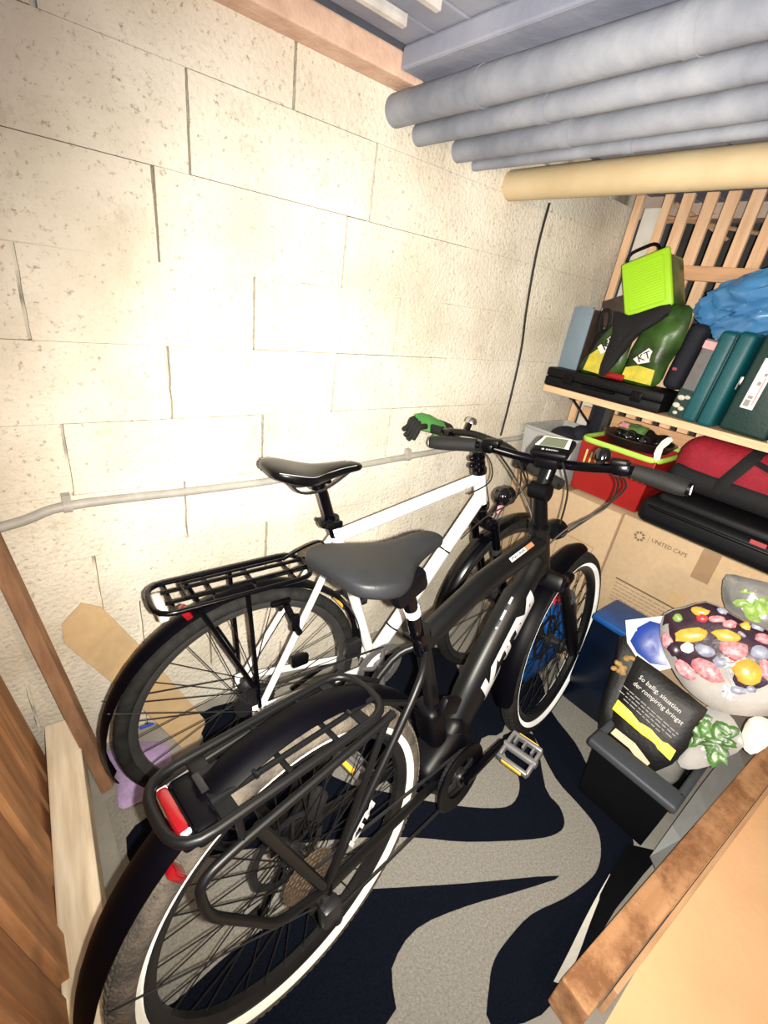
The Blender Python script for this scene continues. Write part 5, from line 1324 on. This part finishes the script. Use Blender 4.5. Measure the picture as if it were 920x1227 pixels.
# slate crate with packets of food
t = thing('slate_crate', 'slate grey plastic crate holding food packets, by the front sill beam', 'crate', (1.49, -1.092, 0.0085))
q = MB()
def crate_walls(q, hx, hy, h, th):
    vs = []
    for (s, z) in ((0.0, 0.0), (0.012, h), (0.012 - th, h), (-th, th)):
        vs += [(-hx - s, -hy - s, z), (hx + s, -hy - s, z), (hx + s, hy + s, z), (-hx - s, hy + s, z)]
    fs = [(3, 2, 1, 0)]
    for k in range(3):
        for j in range(4): fs.append((k * 4 + j, k * 4 + (j + 1) % 4, (k + 1) * 4 + (j + 1) % 4, (k + 1) * 4 + j))
    fs.append((12, 13, 14, 15))
    q.add(vs, fs)
crate_walls(q, 0.205, 0.108, 0.235, 0.006)
q.build('crate_body', 'crateblack', t, bevel=0.004)
q = MB()
q.rbox((-0.208, 0, 0.238), (0.075, 0.268, 0.030), 0.010, seg=3); q.rbox((0.218, 0, 0.238), (0.040, 0.268, 0.030), 0.010, seg=3)
q.rbox((0.005, 0.122, 0.238), (0.40, 0.024, 0.030), 0.010, seg=3); q.rbox((0.005, -0.122, 0.238), (0.40, 0.024, 0.030), 0.010, seg=3)
q.build('crate_rim', 'crategrey', t)

# printed packets
LEAF = [(-1.0, 0.0), (-0.6, 0.42), (0.0, 0.58), (0.55, 0.40), (1.0, 0.02), (0.5, -0.36), (0.0, -0.52), (-0.6, -0.40)]
P_PK = frame((1.455, -1.05, 0.37), (-0.84, -0.05, 0.54))
t = thing('seed_bread_packet', 'black packet with white lettering and a yellow band standing in the crate', 'packet', mtx=P_PK)
q = MB(); q.pillow(OUT['pk'], 0.014, 0.9, 6, 0.004, None, 1.5); q.build('packet_body', 'packblack', t, angle=60)
o = print_patch(t, OUT['pk_yellow'], 0.0135, 'yellow', 'yellow_band', 0.0018)
q = MB(); q.slab(OUT['pk_salmon'], 0.0105, 0.0125); q.build('salmon_strip', 'salmon', t, smooth=False)
lu = Vector(OUT['pk_l1'][1] + (0,)) - Vector(OUT['pk_l1'][0] + (0,))
an = math.atan2(lu.y, lu.x)
for (a, c), s_ in ((OUT['pk_l1'], 'So ballig, situation'), (OUT['pk_l2'], 'der rompiring bringst')):
    mx = (a[0] + c[0]) / 2, (a[1] + c[1]) / 2
    L_ = math.hypot(c[0] - a[0], c[1] - a[1])
    lettering('pack_lettering', s_, 0.021, 'packtext', t, T(mx[0], mx[1], 0.0162) @ Matrix.Rotation(math.atan2(c[1] - a[1], c[0] - a[0]), 4, 'Z'), 0.0004, L_)
dv = Vector((math.cos(an), math.sin(an), 0)); nv = Vector((-math.sin(an), math.cos(an), 0))
base = Vector(OUT['pk_l2'][0] + (0,))
for k, (off, st_, ln) in enumerate(((0.030, -0.015, 0.19), (0.040, 0.005, 0.17), (0.051, -0.015, 0.185), (0.062, 0.01, 0.12))):
    q = MB(); x = 0; random.seed(20 + k)
    while x < ln:
        w_ = random.uniform(0.006, 0.020); c = base + dv * (st_ + x + w_ / 2) - nv * off
        q.box((c.x, c.y, 0.0155), (w_, 0.0028, 0.0008), rot=(0, 0, an)); x += w_ + 0.004
    q.build('pack_line', 'labelgrey', t, smooth=False)
yb = OUT['pk_yellow']; yc_ = (sum(p[0] for p in yb) / len(yb), sum(p[1] for p in yb) / len(yb))
for k in (-1, 0, 1):
    q = MB(); x = -0.085; random.seed(40 + k)
    while x < 0.075:
        w_ = random.uniform(0.006, 0.016); c = Vector((yc_[0], yc_[1], 0)) + dv * (x + w_ / 2) + nv * (k * 0.0078 - 0.0012)
        q.box((c.x, c.y, 0.0156), (w_, 0.0024, 0.0006), rot=(0, 0, an)); x += w_ + 0.004
    q.build('band_line', 'labelgrey', t, smooth=False)
random.seed(5)
# walnut packet
P_NU = frame((1.515, -0.945, 0.37), (-0.84, -0.05, 0.54))
t = thing('walnut_packet', 'clear packet with brown nuts behind the black packet', 'packet', mtx=P_NU)
q = MB(); q.pillow(smooth_poly(OUT['nuts'], 2), 0.010, 0.8, 5, 0.004); q.build('packet_body', 'packblack', t)
for k in range(11):
    p = OUT['nuts_c']; 
    q = MB(); q.ball((p[0] + random.uniform(-.020, .016), p[1] + random.uniform(-.038, .034), 0.010), (random.uniform(.007, .012), random.uniform(.008, .013), 0.006), rot=(0, 0, random.random() * 3)); q.build('nut', 'nut', t)
# blue and white packet
P_BL = frame((1.575, -0.955, 0.47), (-0.84, -0.05, 0.54))
t = thing('blue_white_packet', 'white packet with royal blue print between the walnuts and the fruit bag', 'packet', mtx=P_BL)
q = MB(); q.pillow(OUT['bw'], 0.010, 0.8, 4, 0.003); q.build('packet_body', 'label', t)
q = MB(); q.pillow(OUT['bw_blue'], 0.004, 0.3, 4, 0.003, T(0, 0, 0.009)); q.build('blue_print', 'royal', t)
# spinach bag
P_SP = frame((1.455, -1.165, 0.335), (-0.82, 0.05, 0.57))
t = thing('spinach_bag', 'clear bag of green spinach leaves at the right of the crate', 'bag', mtx=P_SP)
q = MB(); q.pillow(smooth_poly(OUT['spin'], 2), 0.014, 0.8, 5, 0.006); q.build('bag_body', 'clearfilm', t)
pl_ = OUT['spin_leaf']
for k in range(30):
    a, c = random.random(), random.random()
    x = pl_[0] + (a - 0.5) * pl_[2]; y = pl_[1] + (c - 0.5) * pl_[3]
    q = MB(); q.pillow(LEAF, 0.10, 0.5, 3, 0.10, T(x, y, 0.014 + random.uniform(-.001, .003)) @ Matrix.Rotation(random.random() * 6, 4, 'Z') @ Matrix.Rotation(random.uniform(-.12, .12), 4, 'X') @ Matrix.Scale(random.uniform(.022, .034), 4), k); q.build('leaf', 'spinach', t)
# filled pouch that props up the upper bags
q = MB(); q.rbox((0, 0, 0), (0.16, 0.15, 0.30), 0.045, seg=4)
for v in q.bm.verts: v.co += v.co.normalized() * 0.012 * noise.noise(v.co * 14)
o = tag(q.build('clear_pouch', 'clearfilm', angle=60), 'crinkled grey clear pouch standing in the crate under the fruit bag', 'bag')
o.location = (1.615, -1.105, 0.172)
# salad bag
P_SA = frame((1.60, -1.06, 0.72), (-0.86, 0.0, 0.5))
t = thing('salad_bag', 'silvery bag with pale green lettuce leaves behind the fruit bag', 'bag', mtx=P_SA)
q = MB(); q.pillow(smooth_poly(OUT['salad'], 2), 0.022, 0.6, 6, 0.010); q.build('bag_body', 'foil', t)
pc = OUT['salad_c']
for k in range(16):
    q = MB(); q.pillow(LEAF, 0.18, 0.5, 3, 0.16, T(pc[0] + random.uniform(-.035, .045), pc[1] + random.uniform(-.030, .030), 0.021 + random.uniform(-.002, .005)) @ Matrix.Rotation(random.random() * 6, 4, 'Z') @ Matrix.Rotation(random.uniform(-.4, .4), 4, 'X') @ Matrix.Scale(random.uniform(.014, .030), 4), k); q.build('leaf', 'leaf', t)
# frozen fruit bag
P_FR = frame((1.545, -1.085, 0.555), (-0.86, -0.05, 0.51))
t = thing('fruit_bag', 'large shiny bag printed with apricots, frosted berries and blueberries, topmost in the crate', 'bag', mtx=P_FR)
q = MB(); q.pillow(smooth_poly(OUT['fruit'], 2), 0.042, 0.5, 8, 0.012, None, 6.0); fb = q.build('bag_body', 'clearfilm', t)
q = MB(); q.pillow(smooth_poly(OUT['fruit_print'], 2), 0.036, 0.5, 8, 0.006, T(0, 0, 0.010), 6.0); q.build('print_field', 'plum', t)
def bulge(x, y):
    pp = OUT['fruit_print']; cx = sum(p[0] for p in pp) / len(pp); cy = sum(p[1] for p in pp) / len(pp)
    a = math.atan2(y - cy, x - cx)
    # distance to outline along that ray
    best = 0.2
    for i in range(len(pp)):
        p, r = pp[i], pp[(i + 1) % len(pp)]
        dx, dy = math.cos(a), math.sin(a); ex, ey = r[0] - p[0], r[1] - p[1]
        den = dx * ey - dy * ex
        if abs(den) < 1e-9: continue
        tt_ = ((p[0] - cx) * ey - (p[1] - cy) * ex) / den; uu_ = ((p[0] - cx) * dy - (p[1] - cy) * dx) / den
        if tt_ > 0 and 0 <= uu_ <= 1: best = tt_
    s = min(0.98, math.hypot(x - cx, y - cy) / best)
    return 0.010 + 0.036 * math.sqrt(1 - s ** 2.6)
FR = list(OUT['fruits'])
random.seed(11)
pp_ = OUT['fruit_print']; gx = sum(p[0] for p in pp_) / len(pp_); gy = sum(p[1] for p in pp_) / len(pp_)
for k in range(60):
    p = random.choice(pp_); s_ = math.sqrt(random.random()) * 0.93
    x, y = gx + (p[0] - gx) * s_ + random.uniform(-.012, .012) * (1 - s_), gy + (p[1] - gy) * s_
    if any(math.hypot(x - f[2][0], y - f[2][1]) < (max(f[3], f[4]) * 0.95 + 0.005) for f in FR): continue
    FR.append((('blueberry', 'blueberry'), ('blackberry', 'plum'), ('raspberry', 'frosted'), ('blueberry', 'blueberry'))[k % 4] + ((x, y), random.uniform(.006, .011), random.uniform(.006, .010), 0.0))
for (nm, m, c, rx, ry, rot) in FR:
    q = MB(); z = bulge(*c)
    q.ball((c[0], c[1], z + 0.001), (rx, ry, min(rx, ry) * 0.35 + 0.0015), rot=(0, 0, rot), nu=12, nv=7)
    for v in q.bm.verts:
        dlt = v.co - Vector((c[0], c[1], z))
        v.co += Vector((dlt.x, dlt.y, 0)) * (0.30 * noise.noise(v.co * 130 + Vector((c[0] * 90, 0, 0))) + 0.12 * noise.noise(v.co * 420))
    o = q.build(nm, m, t)
c = OUT['badge']
q = MB(); q.lathe([(0.001, 0), (0.020, 0), (0.020, 0.002), (0.001, 0.002)], 28, T(c[0], c[1], bulge(*c) + 0.004)); bd = q.build('round_badge', 'label', t)
q = MB()
zc = bulge(*c) + 0.0064
q.tube([(c[0] + 0.014 * math.cos(k * PI / 12), c[1] + 0.014 * math.sin(k * PI / 12), zc) for k in range(24)], 0.0010, 4, True)
q.tube(spline([(c[0] - 0.012, c[1] + 0.004, zc), (c[0] - 0.003, c[1] + 0.007, zc), (c[0] + 0.002, c[1], zc), (c[0] - 0.002, c[1] - 0.006, zc), (c[0] + 0.010, c[1] - 0.007, zc)], 4), 0.0010, 4)
q.build('badge_mark', 'labelgrey', t)
# crumpled white paper
q = MB(); q.pillow(smooth_poly(OUT['paper'], 2), 0.008, 0.5, 6, 0.016, frame((1.52, -1.225, 0.33), (-0.8, 0.2, 0.55)), 8.0)
tag(q.build('crumpled_paper', 'palewhite', angle=40), 'crumpled white paper at the right of the spinach by the front beam', 'paper')

# ================================================================ FRONT SILL BEAM
BM = T(1.47, -1.322, 0.0) @ Matrix.Rotation(math.radians(-4.1), 4, 'Z')
t = thing('sill_beam', 'worn brown timber beam along the floor at the lower right', 'beam', mtx=BM)
q = MB(); q.box((0.02, 0.008, 0.06), (1.51, 0.070, 0.12)); q.build('timber', 'beam', t, smooth=False, bevel=0.004)
q = MB(); q.box((0.06, -0.036, 0.054), (1.40, 0.012, 0.108)); q.build('edge_lath', 'lath', t, smooth=False, bevel=0.002)
# rubber mat and grey sheet curled up between rug and beam
q = MB()
def strip(q, inner, outer, th):
    n = len(inner)
    vs = []
    for (a, c) in zip(inner, outer): vs += [a, c, (a[0], a[1], a[2] - th), (c[0], c[1], c[2] - th)]
    fs = [(0, 1, 3, 2), ((n - 1) * 4 + 1, (n - 1) * 4, (n - 1) * 4 + 2, (n - 1) * 4 + 3)]
    for i in range(n - 1):
        a, b_ = i * 4, (i + 1) * 4
        fs += [(a, b_, b_ + 1, a + 1), (a + 2, a + 3, b_ + 3, b_ + 2), (a, a + 2, b_ + 2, b_), (a + 1, b_ + 1, b_ + 3, a + 3)]
    q.add(vs, fs)
strip(q, [(0.95, -1.205, 0.014), (1.04, -1.192, 0.018), (1.15, -1.180, 0.022), (1.24, -1.176, 0.03)], [(0.95, -1.232, 0.035), (1.04, -1.236, 0.060), (1.15, -1.242, 0.085), (1.24, -1.250, 0.105)], 0.004)
tag(q.build('rubber_mat', 'crateblack', smooth=False), 'strip of black rubber mat curled up against the beam', 'mat')
q = MB()
strip(q, spline([(0.775, -1.215, 0.020), (0.86, -1.206, 0.018), (0.95, -1.195, 0.016), (1.04, -1.186, 0.016), (1.12, -1.180, 0.016)], 3), spline([(0.775, -1.234, 0.050), (0.86, -1.224, 0.040), (0.95, -1.208, 0.026), (1.04, -1.193, 0.020), (1.12, -1.182, 0.017)], 3), 0.002)
o = tag(q.build('pale_film', 'palewhite', smooth=False), 'pale plastic film edge sticking out beside the rubber mat', 'film'); o.location = (0, -0.002, 0.0)
q = MB()
strip(q, [(1.20, -1.232, 0.10), (1.30, -1.2335, 0.150), (1.46, -1.236, 0.185), (1.75, -1.244, 0.21)], [(1.16, -1.256, 0.122), (1.30, -1.266, 0.132), (1.46, -1.279, 0.142), (1.75, -1.300, 0.145)], 0.003)
tag(q.build('grey_sheet', 'greysheet', smooth=False), 'stiff grey sheet standing between the crate and the beam', 'sheet')
